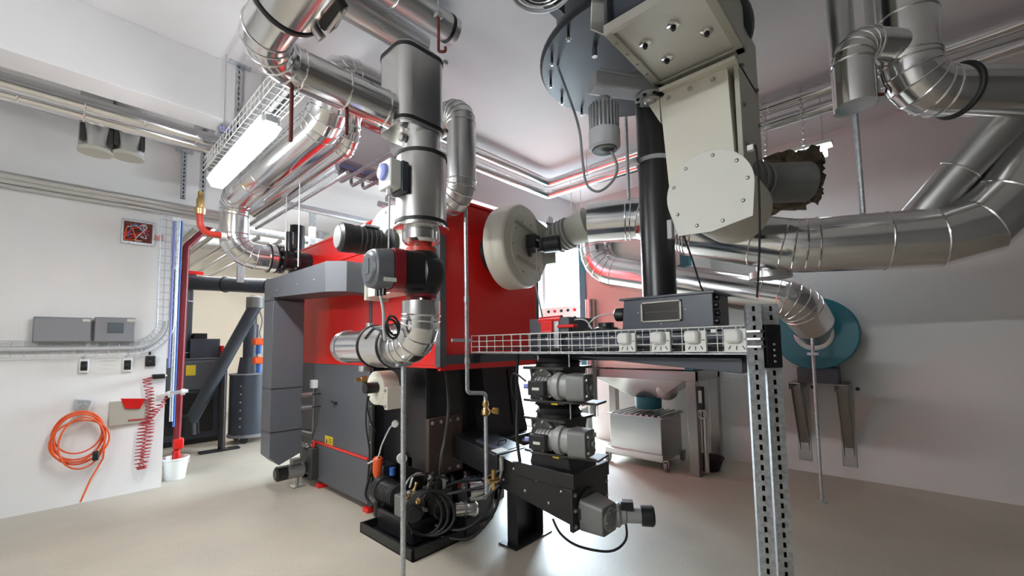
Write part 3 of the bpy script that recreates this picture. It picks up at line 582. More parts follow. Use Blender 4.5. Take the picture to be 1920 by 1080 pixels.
for i, (px, py, lab, dark) in enumerate(((157, 686, 'white wall switch with black knob at the left picture edge', 0), (238, 684, 'white wall switch with black knob below the display controller', 0), (281, 677, 'black wall switch box right of the white switches', 1))):
    t = thing('wall_switch', WP(px, py+11), lab, 'switch')
    if not dark:
        wbox('base', px-10, py-13, px+10, py+13, .05, 'white_plastic', t, .006); wbox('cover', px-7, py-9, px+7, py+9, .065, 'black_plastic', t, .006)
    else: wbox('base', px-10, py-10, px+10, py+10, .07, 'black_plastic', t, .01)
    p = WP(px, py, .07); put('knob', MB().lathe(p, (0, -1, 0), [(0, .024), (.02, .02)], 14), 'black_rubber', t)
    put('gland', MB().cyl(WP(px, py-12, .03), WP(px, py-18, .03), .012, n=10), 'cable_grey' if not dark else 'black_plastic', t)
t = thing('junction_box', WP(258, 455), 'open junction box with tangled red wires high on the left wall', 'junction box')
wbox('tray', 226, 419, 289, 456, .05, 'galvanised', t, .004)
a, c = WP(231, 450, .055), WP(286, 424, .055)
wbox('inside', 230, 423, 285, 452, .052, 'rust_pipe', t, 0)
for k in range(7):
    pts = [V((random.uniform(a.x, c.x), WL-.06-random.uniform(0, .02), random.uniform(a.z, c.z))) for _ in range(6)]
    cable('wire', pts, .006, ('orange', 'hose_red', 'cable_grey', 'hose_red', 'orange', 'blue', 'cable_grey')[k], parent=t, cat=None, n=6)
for k in range(3):
    p0 = WP(288, 440+4*k, .04); cable('wire', [p0, WP(296, 444+3*k, .04), WP(302, 441+4*k, .05), WP(306, 445+3*k, .05)], .005, 'red_pipe', parent=t, cat=None, n=6)
# grey pocket with red flap
t = thing('document_pocket', WP(240, 800), 'grey sheet-metal wall pocket with bright red flap', 'wall pocket')
wbox('plate', 203, 747, 282, 798, .06, 'beige_grey', t, .004)
for o_ in (t,):
    q = [WP(226, 747, .065), WP(272, 747, .065), WP(262, 766, .065), WP(234, 766, .065)]
    put('red_flap', MB().prism(q, (0, -.03, 0)), 'red_paint', t, .003)
put('red_strap', MB().tube([WP(240, 788, .07), WP(275, 785, .07)], .008, 8), 'hose_red', t)
# red coiled air hose with its coupling
hx = thing('coiled_hose', WP(272, 885), 'red coiled air hose hanging in a long loop on the left wall', 'hose')
A_ = WP(281, 712, .1)
cp1 = [WP(290, 708, .06), WP(276, 712, .1), WP(281, 740, .12), WP(281, 800, .12), WP(273, 850, .12), WP(266, 878, .12), WP(261, 860, .13), WP(268, 800, .15), WP(275, 790, .17), WP(300, 760, .17), WP(312, 745, .15)]
axis = []
for i in range(len(cp1)-1):
    p0, p1, p2, p3 = cp1[max(i-1, 0)], cp1[i], cp1[i+1], cp1[min(i+2, len(cp1)-1)]
    for k in range(40):
        tt = k/40; axis.append(.5*((2*p1)+(p2-p0)*tt+(2*p0-5*p1+4*p2-p3)*tt*tt+(3*p1-p0-3*p2+p3)*tt**3))
hel = []; ph = 0
for i in range(len(axis)-1):
    d = axis[i+1]-axis[i]; n_ = max(1, int(d.length/.0028)); a, b_, c_ = basis(d)
    for k in range(n_):
        ph += .55; rr = .04 if 30 < i < len(axis)-30 else .012; hel.append(axis[i].lerp(axis[i+1], k/n_)+(V((1, 0, 0))*math.cos(ph)+V((0, 1, 0))*math.sin(ph))*rr)
put('coil', MB().tube(hel, .0055, 5), 'hose_red', hx, sharp=80)
put('coupling', MB().box(*(lambda p: (p.x-.07, p.x+.05, p.y-.06, p.y+.04, p.z-.025, p.z+.03))(WP(299, 706, .05))), 'black_plastic', hx, bevel=.01)
put('fitting', MB().cyl(WP(305, 706, .06), WP(313, 704, .06), .014, n=10), 'brass', hx)
# orange cable coil on its silver bracket
oh = thing('hung_cable', WP(150, 900), 'orange cable hung in loops on a bracket at the left picture edge', 'cable')
put('bracket', MB().prism([WP(140, 748, .004), WP(172, 750, .004), WP(163, 772, .004), WP(140, 775, .004)], (0, -.09, 0)), 'galvanised', oh, .003)
c0 = WP(150, 812, .13)
for k in range(6):
    R1 = random.uniform(.17, .23); z1 = random.uniform(.2, .27); dx = random.uniform(-.03, .03)
    put('loop', MB().tube([c0+V((dx+R1*math.cos(j/36*2*math.pi), random.uniform(-.004, .004)-.012*k, -.02*k+z1*math.sin(j/36*2*math.pi))) for j in range(37)], .0085, 8), 'orange', oh, sharp=80)
put('tail', MB().tube([c0+V((.2, -.03, -.05)), c0+V((.19, -.03, -.3)), c0+V((.1, -.03, -.5)), c0+V((.03, -.05, -.72))], .0085, 8), 'orange', oh)
put('plug', MB().box(c0.x+.1, c0.x+.15, c0.y-.12, c0.y-.06, c0.z-.3, c0.z-.2), 'black_plastic', oh, bevel=.01)
# service pipes at the wall end
def vpipe(pxt, pyt, pxb, pyb, Y, r, m, label, name='water_pipe', group=None):
    a, c = at(pxb, pyb, Y=Y), at(pxt, pyt, Y=Y); x = (a.x+c.x)/2; return put(name, MB().cyl((x, Y, max(.02, a.z)), (x, Y, c.z), r, n=14), m, label=label, cat='pipe', group=group)
vpipe(331, 415, 313, 690, 6.66, .014, 'violet', 'violet plastic pipe running down the end of the left wall')
vpipe(334, 415, 322, 790, 6.78, .018, 'galvanised', 'grey water pipe running down beside the violet pipe')
vpipe(339, 415, 327, 800, 6.88, .013, 'blue', 'blue plastic pipe beside the dark red pipe')
dr = thing('drain_pipe', at(322, 850, Y=7.0), 'dark red pipe with red valve at its foot by the white bucket', 'pipe')
xr = at(344, 600, Y=7.06).x; put('riser', MB().tube(fillet([(xr-.02, 7.06, .42), (xr, 7.06, 3.05), (xr+.35, 7.06, 3.5)], .12), .042, 16), 'dark_red', dr)
put('valve', MB().box(xr-.06, xr+.05, 7.01, 7.11, .36, .5).cyl((xr-.02, 7.06, .0), (xr-.02, 7.06, .35), .045, n=14), 'red_paint', dr, bevel=.015)
wv = thing('wall_valve', at(322, 738, Y=6.66), 'pale valve assembly sticking out at the left wall end', 'valve')
p = at(322, 738, Y=6.64)
put('body', MB().cyl(p+V((-.14, 0, -.01)), p+V((.16, 0, .02)), .022, n=14).cyl(p+V((-.04, 0, -.01)), p+V((.0, 0, 0)), .04, n=14).cyl(p+V((.09, 0, .01)), p+V((.13, 0, .01)), .04, n=14), 'white_plastic', wv)
put('handle', MB().cyl(p+V((.0, -.02, .02)), p+V((.0, -.09, .02)), .012, n=8).obox(p+V((.02, -.09, .02)), (.05, 0, 0), (0, .008, 0), (0, 0, .014)), 'light_grey', wv)
bk = at(327, 897, Z=0)
t = thing('bucket', bk, 'white plastic bucket on the floor at the wall end', 'bucket')
put('shell', MB().lathe(bk, (0, 0, 1), [(0, .11), (.24, .14), (.25, .15), (.27, .15), (.27, .138), (.1, .12)], 28), 'white_plastic', t)
put('handle', MB().tube([bk+V((.15*math.cos(a_), -.1*math.sin(a_)*.6-.02, .24-.11*math.sin(a_))) for a_ in [math.pi*k/14 for k in range(15)]], .004, 6), 'steel', t)
put('contents', MB().lathe(bk+V((0, 0, .2)), (0, 0, 1), [(0, .125), (.02, .06)], 20), 'dark_cast', t)
# horizontal lagged pipes above the left wall
def xrun(label, pxa, pya, pxb, pyb, Y, r, xa=-2.8, m='aluminium', seams=(), group=None):
    a, c = at(pxa, pya, Y=Y), at(pxb, pyb, Y=Y); return lagged('wall_pipe', label, [(xa, Y, (a.z+c.z)/2), (c.x, Y, (a.z+c.z)/2)], r, .1, m, seams=seams, n=28, group=group)
xrun('upper of two lagged pipes running under the white beam', 150, 192, 432, 274, 5.2, .07, seams=(2.9, 3.3, 3.7))
xrun('lower of two lagged pipes running under the white beam', 150, 216, 414, 281, 5.45, .066, seams=(2.5, 2.9))
xrun('upper of the slim pipes along the top of the left wall', 150, 361, 415, 395, 6.5, .035, m='aluminium_dull')
xrun('middle of the slim pipes along the top of the left wall', 150, 371, 415, 401, 6.55, .03, m='aluminium_dull')
xrun('lowest of the slim pipes along the top of the left wall', 150, 381, 415, 408, 6.6, .025, m='aluminium_dull')
for i, (px, lab) in enumerate(((179, 'lagged pipe stub with black clips at the left picture edge under the beam'), (240, 'lagged pipe stub with black clips right of its twin under the beam'))):
    pb = at(px, 284+9*i, Y=5.75); zt = 3.98
    t = thing('pipe_stub', pb, lab, 'pipe'); r = .125
    put('jacket', MB().cyl((pb.x, 5.75, pb.z), (pb.x, 5.75, CEIL), r, n=32), 'aluminium_dull', t)
    put('end_ring', MB().lathe((pb.x, 5.75, pb.z-.02), (0, 0, 1), [(0, r-.03), (0, r+.004), (.035, r+.004), (.035, r)], 32), 'beige_grey', t)
    for e in (-1, 1): put('clip', MB().obox((pb.x+e*.1, 5.67, pb.z+.14), (.018, 0, 0), (0, .03, 0), (0, .02, .09)), 'dark_cast', t, bevel=.006)
# hangers
def hanger(px, pyt, pyb, Y, lab):
    a, c = at(px, pyb, Y=Y), at(px, pyt, Y=Y); x = (a.x+c.x)/2
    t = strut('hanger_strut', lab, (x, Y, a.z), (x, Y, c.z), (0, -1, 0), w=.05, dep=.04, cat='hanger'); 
    put('top_plate', MB().box(x-.09, x+.09, Y-.045, Y+.03, c.z-.02, c.z+.012), 'galvanised', t, bevel=.003)
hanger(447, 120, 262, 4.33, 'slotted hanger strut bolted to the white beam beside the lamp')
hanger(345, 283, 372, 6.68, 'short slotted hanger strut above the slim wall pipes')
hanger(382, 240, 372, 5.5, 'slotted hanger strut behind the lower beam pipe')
# ================================================================== stoker
SL, SR = 2.62, 3.06; DY, DZ = .985, .17
st = thing('stoker', (2.84, 2.3, 0), 'black inclined stoker trough leading into the boiler on one leg', 'stoker')
def sz(y): return .575+(y-1.86)*.165                   # top of the inclined trough
def slab(xa, xb, ya, yb, t0, t1): return [(xa, ya, sz(ya)+t0), (xb, ya, sz(ya)+t0), (xb, ya, sz(ya)+t1), (xa, ya, sz(ya)+t1)], [(xa, yb, sz(yb)+t0), (xb, yb, sz(yb)+t0), (xb, yb, sz(yb)+t1), (xa, yb, sz(yb)+t1)]
put('trough', MB().loft(*slab(SL, SR, 1.86, 2.62, -.25, 0)), 'black_paint', st, bevel=.005)
put('trough', MB().loft(*slab(SL+.02, SR-.02, 2.62, 3.3, -.22, -.01)), 'black_paint', st, bevel=.005)
put('cover_plate', MB().loft(*slab(SL-.01, SR+.01, 2.08, 2.6, .0, .012)), 'black_paint', st, bevel=.002)
put('cover_plate', MB().loft(*slab(SL+.1, SR-.06, 2.66, 3.0, -.01, .01)), 'slate_paint', st, bevel=.002)
put('cover_handle', MB().tube([(SL+.2, 2.8, sz(2.8)+.01), (SL+.2, 2.8, sz(2.8)+.035), (SL+.3, 2.8, sz(2.8)+.035), (SL+.3, 2.8, sz(2.8)+.01)], .006, 6), 'black_plastic', st)
put('paper_note', MB().loft(*slab(SL+.02, SL+.16, 2.6, 2.72, .012, .014)), 'paper', st)
put('joint_flange', MB().loft(*slab(SL-.02, SR+.02, 2.6, 2.63, -.27, .02)), 'black_paint', st, bevel=.003)
put('end_plate', MB().loft(*slab(SL-.03, SR+.03, 1.83, 1.86, -.28, .02)), 'black_paint', st, bevel=.004)
for x in (SL, SR):
    for k in range(3): bolt((x, 1.83, sz(1.83)-.24+.11*k), (0, -1, 0), .012, 'steel', st)
for k in range(6): bolt((SL, 1.95+.12*k, sz(1.95+.12*k)-.04-.13*(k % 2)), (-1, 0, 0), .012, 'steel', st, 'dome')
for k in range(5): bolt((SL+.0, 2.1+.11*k, sz(2.1+.11*k)+.012), (0, 0, 1), .01, 'steel', st)
lg = put('support_leg', MB().prism([(2.64, 2.52, 0.012), (2.98, 2.52, .012), (2.98, 2.52, .44), (2.64, 2.52, .44)], (0, .012, 0)).box(2.64, 2.65, 2.42, 2.52, .012, .42).box(2.97, 2.98, 2.42, 2.52, .012, .42), 'black_paint', st, bevel=.002)
put('foot_plate', MB().box(2.58, 3.05, 2.38, 2.58, 0, .012), 'black_paint', lg, bevel=.002)
for z in (.1, .14): bolt((2.68, 2.52, z), (0, -1, 0), .007, 'steel', lg, 'dome')
put('inlet_frame', MB().box(SL-.02, SR+.04, 1.82, 2.4, sz(1.9)+.01, sz(2.4)+.035), 'black_paint', st, bevel=.004)
# screw gearmotor on the end
gm_ = put('gearbox', MB().loft(sq(V((2.78, 1.82, .4)), V((0, -1, 0)), .25, .23, .03), sq(V((2.78, 1.64, .38)), V((0, -1, 0)), .2, .2, .03)), 'cast_grey', st, bevel=.006, label='grey cast gearbox on the stoker end')
put('gear_flange', MB().lathe((2.8, 1.83, .41), (0, -1, 0), [(0, .15), (.025, .15)], 28), 'dark_cast', gm_)
put('gear_cover', MB().lathe((2.78, 1.64, .38), (0, -1, 0), [(0, .085), (.012, .08), (.02, .05)], 24), 'cast_grey', gm_)
bolts_circle((2.78, 1.63, .38), (0, -1, 0), .068, 6, .009, 'steel', gm_)
put('motor_bell', MB().lathe((2.9, 1.68, .37), (.52, -.85, .02), [(0, .08), (.04, .09), (.06, .065), (.09, .065), (.1, .055), (.2, .055), (.205, .02)], 24), 'motor_grey', gm_)
mc = V((2.9, 1.68, .37))+V((.52, -.85, .02)).normalized()*.2
put('fan_cowl', MB().lathe(mc, (.52, -.85, .02), [(0, .072), (.08, .075), (.095, .06)], 24), 'black_plastic', gm_)
put('terminal_box', MB().obox(mc+V((-.06, .08, .075)), V((.52, -.85, 0))*.045, V((.85, .52, 0))*.04, (0, 0, .03)), 'black_plastic', gm_, bevel=.006)
cable('motor_lead', [(2.6, 2.02, .34), (2.58, 1.93, .26), (2.62, 1.8, .2), (2.74, 1.62, .18), (2.86, 1.56, .24), (2.93, 1.6, .36), (2.94, 1.6, .42)], .009, 'black_rubber', parent=gm_, cat=None)
# ================================================================== rotary valves
def rotary(zc, label, hs=1.0):
    vx, vy = 2.84, 2.12
    t = thing('rotary_valve', (vx, vy, zc-.2), label, 'rotary valve', 'cast rotary valves stacked over the stoker')
    put('housing', MB().lathe((vx-.16, vy, zc), (1, 0, 0), [(-.03, .125), (-.02, .135), (.34, .135), (.35, .125)], 36), 'dark_cast', t)
    put('bottom_flange', MB().loft(rrect(vx, vy, .42, .42, .02, zc-.14), rrect(vx, vy, .42, .42, .02, zc-.12)), 'dark_cast', t)
    put('top_flange', MB().loft(rrect(vx, vy, .42, .42, .02, zc+.12), rrect(vx, vy, .42, .42, .02, zc+.14)), 'dark_cast', t)
    put('neck', MB().loft(rrect(vx, vy, .36, .36, .05, zc-.13), rrect(vx, vy, .38, .3, .05, zc)), 'dark_cast', t)
    put('neck', MB().loft(rrect(vx, vy, .38, .3, .05, zc), rrect(vx, vy, .36, .36, .05, zc+.13)), 'dark_cast', t)
    put('end_cover', MB().lathe((vx-.19, vy, zc), (-1, 0, 0), [(0, .13), (.02, .125), (.03, .09)], 32), 'dark_cast', t)
    bolts_circle((vx-.21, vy, zc), (-1, 0, 0), .11, 8, .011, 'steel', t)
    for k in (-1, 0, 1):
        for e in (-1, 1): put('rib', MB().box(vx-.19, vx+.19, vy+.12*k-.008, vy+.12*k+.008, zc+.07*e-.05, zc+.07*e+.05), 'dark_cast', t)
    # gearmotor: terminal box, motor, two bells, square gear with boss
    m0 = V((2.58, 2.14, zc+.0)); dm = V((.18, -1, 0)).normalized(); sd = V((1, .18, 0)).normalized()
    g = put('gear_case', MB().loft(sq(m0+dm*.3, dm, .2, .2, .035), sq(m0+dm*.44, dm, .19, .19, .03)), 'cast_grey', t, bevel=.006)
    put('motor', MB().lathe(m0, dm, [(0, .055), (.02, .07), (.16, .07), (.17, .085)], 24), 'motor_grey', t)
    put('bell', MB().lathe(m0+dm*.16, dm, [(0, .085), (.03, .105), (.07, .105), (.08, .09), (.15, .1)], 28), 'motor_grey', t)
    put('boss', MB().lathe(m0+dm*.44, dm, [(0, .06), (.012, .055), (.012, .025), (.03, .02)], 24), 'cast_grey', g)
    bolts_circle(m0+dm*.44, dm, .08, 4, .012, 'steel', g, ph=.78)
    for k in range(4): put('cooling_rib', MB().lathe(m0+dm*(.03+.03*k), dm, [(0, .075), (.006, .075)], 24), 'cast_grey', t)
    tb = put('terminal_box', MB().obox(m0+dm*.06-sd*.09+V((0, 0, -.01)), dm*.07, sd*.025, V((0, 0, .055))), 'black_plastic', t, bevel=.006)
    put('rating_plate', MB().obox(m0+dm*.06-sd*.117+V((0, 0, -.015)), dm*.03, sd*.002, V((0, 0, .01))), 'paper', tb)
    put('gland', MB().cyl(m0+dm*-.02-sd*.09, m0+dm*-.05-sd*.1, .018, n=12), 'violet', tb)
    put('foot_bracket', MB().obox(m0+dm*.2+V((.1, 0, -.12)), dm*.28, sd*.1, V((0, 0, .008))), 'dark_cast', t, bevel=.002)
    put('warning_sticker', MB().obox(V((2.628, 2.0, zc-.13)), (.002, 0, 0), (0, .03, 0), (0, 0, .016)), 'yellow', t)
    return t
rotary(.93, 'lower of two cast rotary valves with grey gearmotors on the stoker')
rotary(1.33, 'upper of two cast rotary valves with grey gearmotors under the conveyor')
def sleeve(z0, z1, lab):
    t = thing('rubber_sleeve', (2.86, 2.1, z0), lab, 'sleeve')
    h = z1-z0; put('sleeve', MB().lathe((2.84, 2.12, z0), (0, 0, 1), [(0, .18), (h*.2, .18), (h*.25, .195), (h*.32, .18), (h*.55, .165), (h*.72, .18), (h*.78, .2), (h*.85, .185), (h, .19)], 32), 'black_rubber', t)
    for a_ in (2.6, 4.1): rod('tie_rod', (2.86+.2*math.cos(a_), 2.1+.2*math.sin(a_), z0-.02), (2.86+.2*math.cos(a_), 2.1+.2*math.sin(a_), z1+.02), .007, 'steel', t)
sleeve(1.07, 1.19, 'ribbed black rubber sleeve between the two rotary valves')
sleeve(1.47, 1.6, 'ribbed black rubber sleeve above the upper rotary valve')
put('stoker_inlet', MB().loft(rrect(2.86, 2.1, .38, .42, .01, .655), rrect(2.86, 2.1, .36, .36, .01, .79)), 'black_paint', label='black square inlet chute between stoker trough and lower rotary valve', cat='chute', bevel=.004)
cable('cable_bundle', [(2.62, 2.36, 1.6), (2.6, 2.36, 1.4), (2.62, 2.38, 1.15), (2.6, 2.37, .9), (2.62, 2.36, .7)], .014, 'black_rubber', 'black cable bundle hanging beside the rotary valves', 'cable')
cable('valve_lead', [(2.55, 2.22, 1.36), (2.53, 2.33, 1.42), (2.56, 2.38, 1.3), (2.6, 2.38, 1.2)], .008, 'black_rubber', 'short cable looping to the upper rotary valve motor', 'cable')
# ================================================================== conveyor
cv = thing('screw_conveyor', (2.95, 1.5, 1.5), 'dark grey horizontal conveyor trough behind the wire cable tray', 'conveyor')
put('trough', MB().prism([(2.74, 2.34, 1.72), (2.74, 2.34, 1.6), (2.82, 2.34, 1.52), (2.98, 2.34, 1.52), (3.06, 2.34, 1.6), (3.06, 2.34, 1.72)], (0, -1.72, 0)), 'slate_paint', cv, bevel=.004)
put('lid', MB().box(2.72, 3.08, .62, 2.36, 1.72, 1.735), 'slate_paint', cv, bevel=.003)
put('underframe', MB().prism([(2.72, 1.85, 1.55), (2.72, .7, 1.46), (2.72, .7, 1.55)], (.3, 0, 0)), 'slate_paint', cv, bevel=.003)
for k in range(8): bolt((2.74, .75+.2*k, 1.69), (-1, 0, 0), .009, 'steel', cv)
put('drive_box', MB().box(2.7, 3.05, 1.9, 2.3, 1.735, 1.86), 'grey_paint', cv, bevel=.006)
put('bearing', MB().lathe((2.85, 1.66, 1.735), (0, 0, 1), [(0, .09), (.03, .09), (.04, .06), (.07, .06)], 20).box(2.72, 2.98, 1.55, 1.78, 1.735, 1.755), 'black_paint', cv)
rs = thing('red_sensor', (2.7, 2.25, 1.86), 'small bright red level sensor on the conveyor end', 'sensor')
p = at(1042, 608, X=2.72)
put('body', MB().box(p.x-.05, p.x+.04, p.y-.0, p.y+.12, 1.74, 1.84), 'red_paint', rs, bevel=.01)
put('head', MB().cyl((p.x, p.y+.16, 1.845), (p.x, p.y-.06, 1.85), .028, n=14), 'red_paint', rs)
put('lever', MB().box(p.x-.04, p.x+.02, p.y-.2, p.y-.04, 1.775, 1.8), 'red_paint', rs, bevel=.006)
put('bracket', MB().box(p.x-.03, p.x-.02, p.y-.05, p.y-.0, 1.62, 1.83), 'galvanised', rs)
ib = thing('inspection_box', (2.95, 1.17, 1.735), 'dark inspection box with framed window under the black downpipe', 'inspection box')
a0, a1 = .87, 1.5
put('case', MB().prism([(2.8, a0, 1.74), (2.8, a1, 1.74), (2.8, a1-.02, 1.96), (2.8, a0, 1.96)], (.32, 0, 0)), 'slate_paint', ib, bevel=.004)
put('top_flange', MB().box(2.785, 3.14, a0-.015, a1+.01, 1.955, 1.97), 'slate_paint', ib, bevel=.002)
put('bottom_flange', MB().box(2.785, 3.14, a0-.015, a1+.015, 1.735, 1.75), 'slate_paint', ib, bevel=.002)
ya, yb = at(1278, 588, X=2.79).y, at(1202, 588, X=2.79).y
fr = put('window_frame', MB().box(2.785, 2.8, ya, yb, 1.79, 1.8).box(2.785, 2.8, ya, yb, 1.92, 1.93).box(2.785, 2.8, ya, ya+.012, 1.79, 1.93).box(2.785, 2.8, yb-.012, yb, 1.79, 1.93), 'beige_grey', ib)
put('window_pane', MB().box(2.793, 2.799, ya+.01, yb-.01, 1.8, 1.92), 'glass_dark', fr)
put('wiper_bar', MB().box(2.791, 2.793, ya+.03, yb-.03, 1.855, 1.862), 'dark_cast', fr)
for (y, z) in (((ya+yb)/2, 1.945), ((ya+yb)/2, 1.775), (ya-.025, 1.86), (yb+.025, 1.86)): bolt((2.8, y, z), (-1, 0, 0), .008, 'steel', ib, 'dome')
for k in range(4): put('side_knob', MB().lathe((2.84+.02*(k % 2), a0, 1.78+.05*k), (0, -1, 0), [(0, .02), (.02, .02), (.025, .012)], 12), 'black_plastic', ib)
put('side_motor', MB().lathe((2.86, a1, 1.86), (0, 1, 0), [(0, .04), (.02, .05), (.07, .05), (.08, .04)], 20), 'black_plastic', ib)
cable('lead', [(2.86, a1+.08, 1.87), (2.82, a1+.2, 1.86), (2.8, a1+.28, 1.8), (2.78, a1+.24, 1.76)], .006, 'cable_grey', parent=ib, cat=None)
cable('lead', [(2.8, a1+.24, 1.74), (2.78, a1+.3, 1.83), (2.78, a1+.42, 1.83), (2.8, a1+.5, 1.74)], .006, 'cable_grey', parent=ib, cat=None)
# black downpipe
dp = thing('down_pipe', (2.96, 1.28, 1.97), 'black vertical downpipe from the overhead hopper to the inspection box', 'pipe')
put('pipe', MB().cyl((2.96, 1.28, 1.97), (2.96, 1.28, 3.7), .118, n=40), 'black_paint', dp)
put('clamp', MB().lathe((2.96, 1.28, 2.96), (0, 0, 1), [(0, .118), (0, .128), (.03, .128), (.03, .118)], 36), 'light_grey', dp)
put('clamp_screw', MB().box(2.8, 2.86, 1.34, 1.4, 2.95, 2.99), 'steel', dp, bevel=.003)
# ================================================================== overhead discharge machinery
dk = thing('discharge_disc', (2.83, 1.3, 3.68), 'big dark slate disc with hanging bolts under the ceiling', 'silo discharger')
put('disc', MB().lathe((2.83, 1.3, 3.68), (0, 0, 1), [(0, .715), (.02, .73), (.04, .73), (.04, .6), (.55, .6)], 64), 'disc_paint', dk)
for k in range(16):
    a_ = 2*math.pi*k/16+.1; q = V((2.83+.66*math.cos(a_), 1.3+.66*math.sin(a_), 3.68)); rod('stud', q, q-V((0, 0, .06)), .009, 'black_plastic', dk); bolt(q-V((0, 0, .045)), (0, 0, -1), .013, 'steel', dk)
put('centre_bolt', MB().cyl((2.45, 1.45, 3.62), (2.45, 1.45, 3.68), .02, n=6), 'steel', dk)
hp_ = thing('overhead_hopper', (2.4, .9, 3.4), 'grey sheet-metal hopper box with round fittings overhead', 'hopper')
HX0, HX1, HY0, HY1, HZ = 2.06, 2.77, .6, 1.15, 3.4
put('bottom_plate', MB().box(HX0+.02, HX1-.02, HY0+.02, HY1-.02, HZ+.02, HZ+.04), 'pale_paint', hp_, bevel=.002)  # paler paint than the walls stands in for light from below
put('side_wall', MB().box(HX0, HX1, HY1-.02, HY1, HZ, CEIL-.02), 'grey_paint', hp_, bevel=.003)  # shade on this side put into a darker paint than the other walls
put('side_wall', MB().box(HX0, HX1, HY0, HY0+.02, HZ, CEIL-.02), 'beige_grey', hp_, bevel=.003)
put('side_wall', MB().box(HX1-.02, HX1, HY0, HY1, HZ, CEIL-.02), 'beige_grey', hp_, bevel=.003)
put('front_angle', MB().box(HX0-.015, HX0+.02, HY0, HY1, HZ-.005, HZ+.05), 'pale_paint', hp_, bevel=.002)
put('front_wall', MB().box(HX0+.06, HX0+.08, HY0, HY1, HZ+.04, CEIL-.02), 'slate_paint', hp_, bevel=.003)
put('edge_rail', MB().box(HX0, HX1, HY1-.045, HY1, HZ-.006, HZ+.01).box(HX0, HX1, HY0, HY0+.045, HZ-.006, HZ+.01).box(HX1-.06, HX1, HY0, HY1, HZ-.006, HZ+.01), 'beige_grey', hp_, bevel=.002)
put('rubber_seal', MB().box(HX1-.005, HX1+.03, HY0+.05, HY1-.02, HZ-.04, HZ+.02), 'black_rubber', hp_)
for (x, y) in ((2.27, .84), (2.45, .72), (2.3, 1.02), (2.52, .98)):
    f = put('round_fitting', MB().lathe((x, y, HZ+.02), (0, 0, -1), [(0, .035), (.012, .035), (.018, .025)], 20), 'chrome', hp_); put('fitting_plug', MB().lathe((x, y, HZ+.002), (0, 0, -1), [(0, .016), (.02, .012)], 8), 'black_rubber', f)
for k in range(5): bolt((HX0+.1+.13*k, HY1-.022, HZ-.006), (0, 0, -1), .009, 'steel', hp_)
for k in range(4): bolt((HX1-.03, HY0+.12+.12*k, HZ-.006), (0, 0, -1), .008, 'steel', hp_)
put('side_shield', MB().prism([(2.05, HY1+.02, CEIL-.02), (2.05, HY1+.08, HZ+.08), (2.2, HY1+.02, HZ+.07), (2.3, HY1+.02, CEIL-.02)], (.004, .01, 0)), 'pale_paint', hp_)
# geared agitator motor
gm2 = thing('gear_motor', at(1140, 290, d=2.9), 'light grey finned gearmotor hanging under the slate disc', 'motor')
g0, g1 = at(1125, 170, d=2.86), at(1215, 165, d=2.95); g0.z = g1.z = 3.4
gd_ = (g1-g0).normalized(); gs = V((0, 0, 1)).cross(gd_)
put('gear_arm', MB().obox((g0+g1)/2, gd_*((g1-g0).length/2+.06), gs*.065, V((0, 0, .045))), 'light_grey', gm2, bevel=.01)
put('gear_cap', MB().obox((g0+g1)/2+V((0, 0, .055)), gd_*((g1-g0).length/2+.03), gs*.07, V((0, 0, .012))), 'light_grey', gm2, bevel=.004)
hub = put('output_hub', MB().lathe(g1-gs*.02+V((0, 0, -.06)), (0, 0, -1), [(0, .1), (.015, .1), (.015, .07), (.03, .07), (.03, .04), (.045, .03)], 32), 'steel', gm2)
bolts_circle(g1-gs*.02+V((0, 0, -.075)), (0, 0, -1), .085, 8, .01, 'black_plastic', hub)
put('ribbed_top', MB().lathe(g1+gs*.03+V((0, 0, .06)), (0, 0, 1), [(0, .1), (.06, .1), (.08, .06), (.2, .06)], 20), 'motor_grey', gm2)
mq = V((g0.x+.02, g0.y-.01, 3.3))
put('motor', MB().lathe(mq, (0, 0, -1), [(0, .05), (.03, .055), (.04, .078), (.26, .078)], 28), 'light_grey', gm2)
for k in range(24):
    a_ = 2*math.pi*k/24; put('fin', MB().obox(mq+V((.088*math.cos(a_), .088*math.sin(a_), -.14)), V((math.cos(a_), math.sin(a_), 0))*.012, V((-math.sin(a_), math.cos(a_), 0))*.0025, V((0, 0, .09))), 'light_grey', gm2)
put('fan_cowl', MB().lathe(mq+V((0, 0, -.23)), (0, 0, -1), [(0, .104), (.11, .104), (.125, .09)], 32), 'light_grey', gm2)
put('cowl_grille', MB().lathe(mq+V((0, 0, -.352)), (0, 0, -1), [(0, .085), (.01, .08), (.01, .03), (.016, .02)], 28), 'dark_cast', gm2)
cable('motor_cable', [(2.42, 1.75, 3.7), at(1083, 230, d=2.9), at(1092, 300, d=2.88), at(1100, 345, d=2.86), at(1122, 359, d=2.85), at(1148, 340, d=2.84), at(1157, 312, d=2.84), mq+V((.03, -.02, -.34))], .009, 'mid_grey', 'grey cable looping from the slate disc to the gearmotor', 'cable')
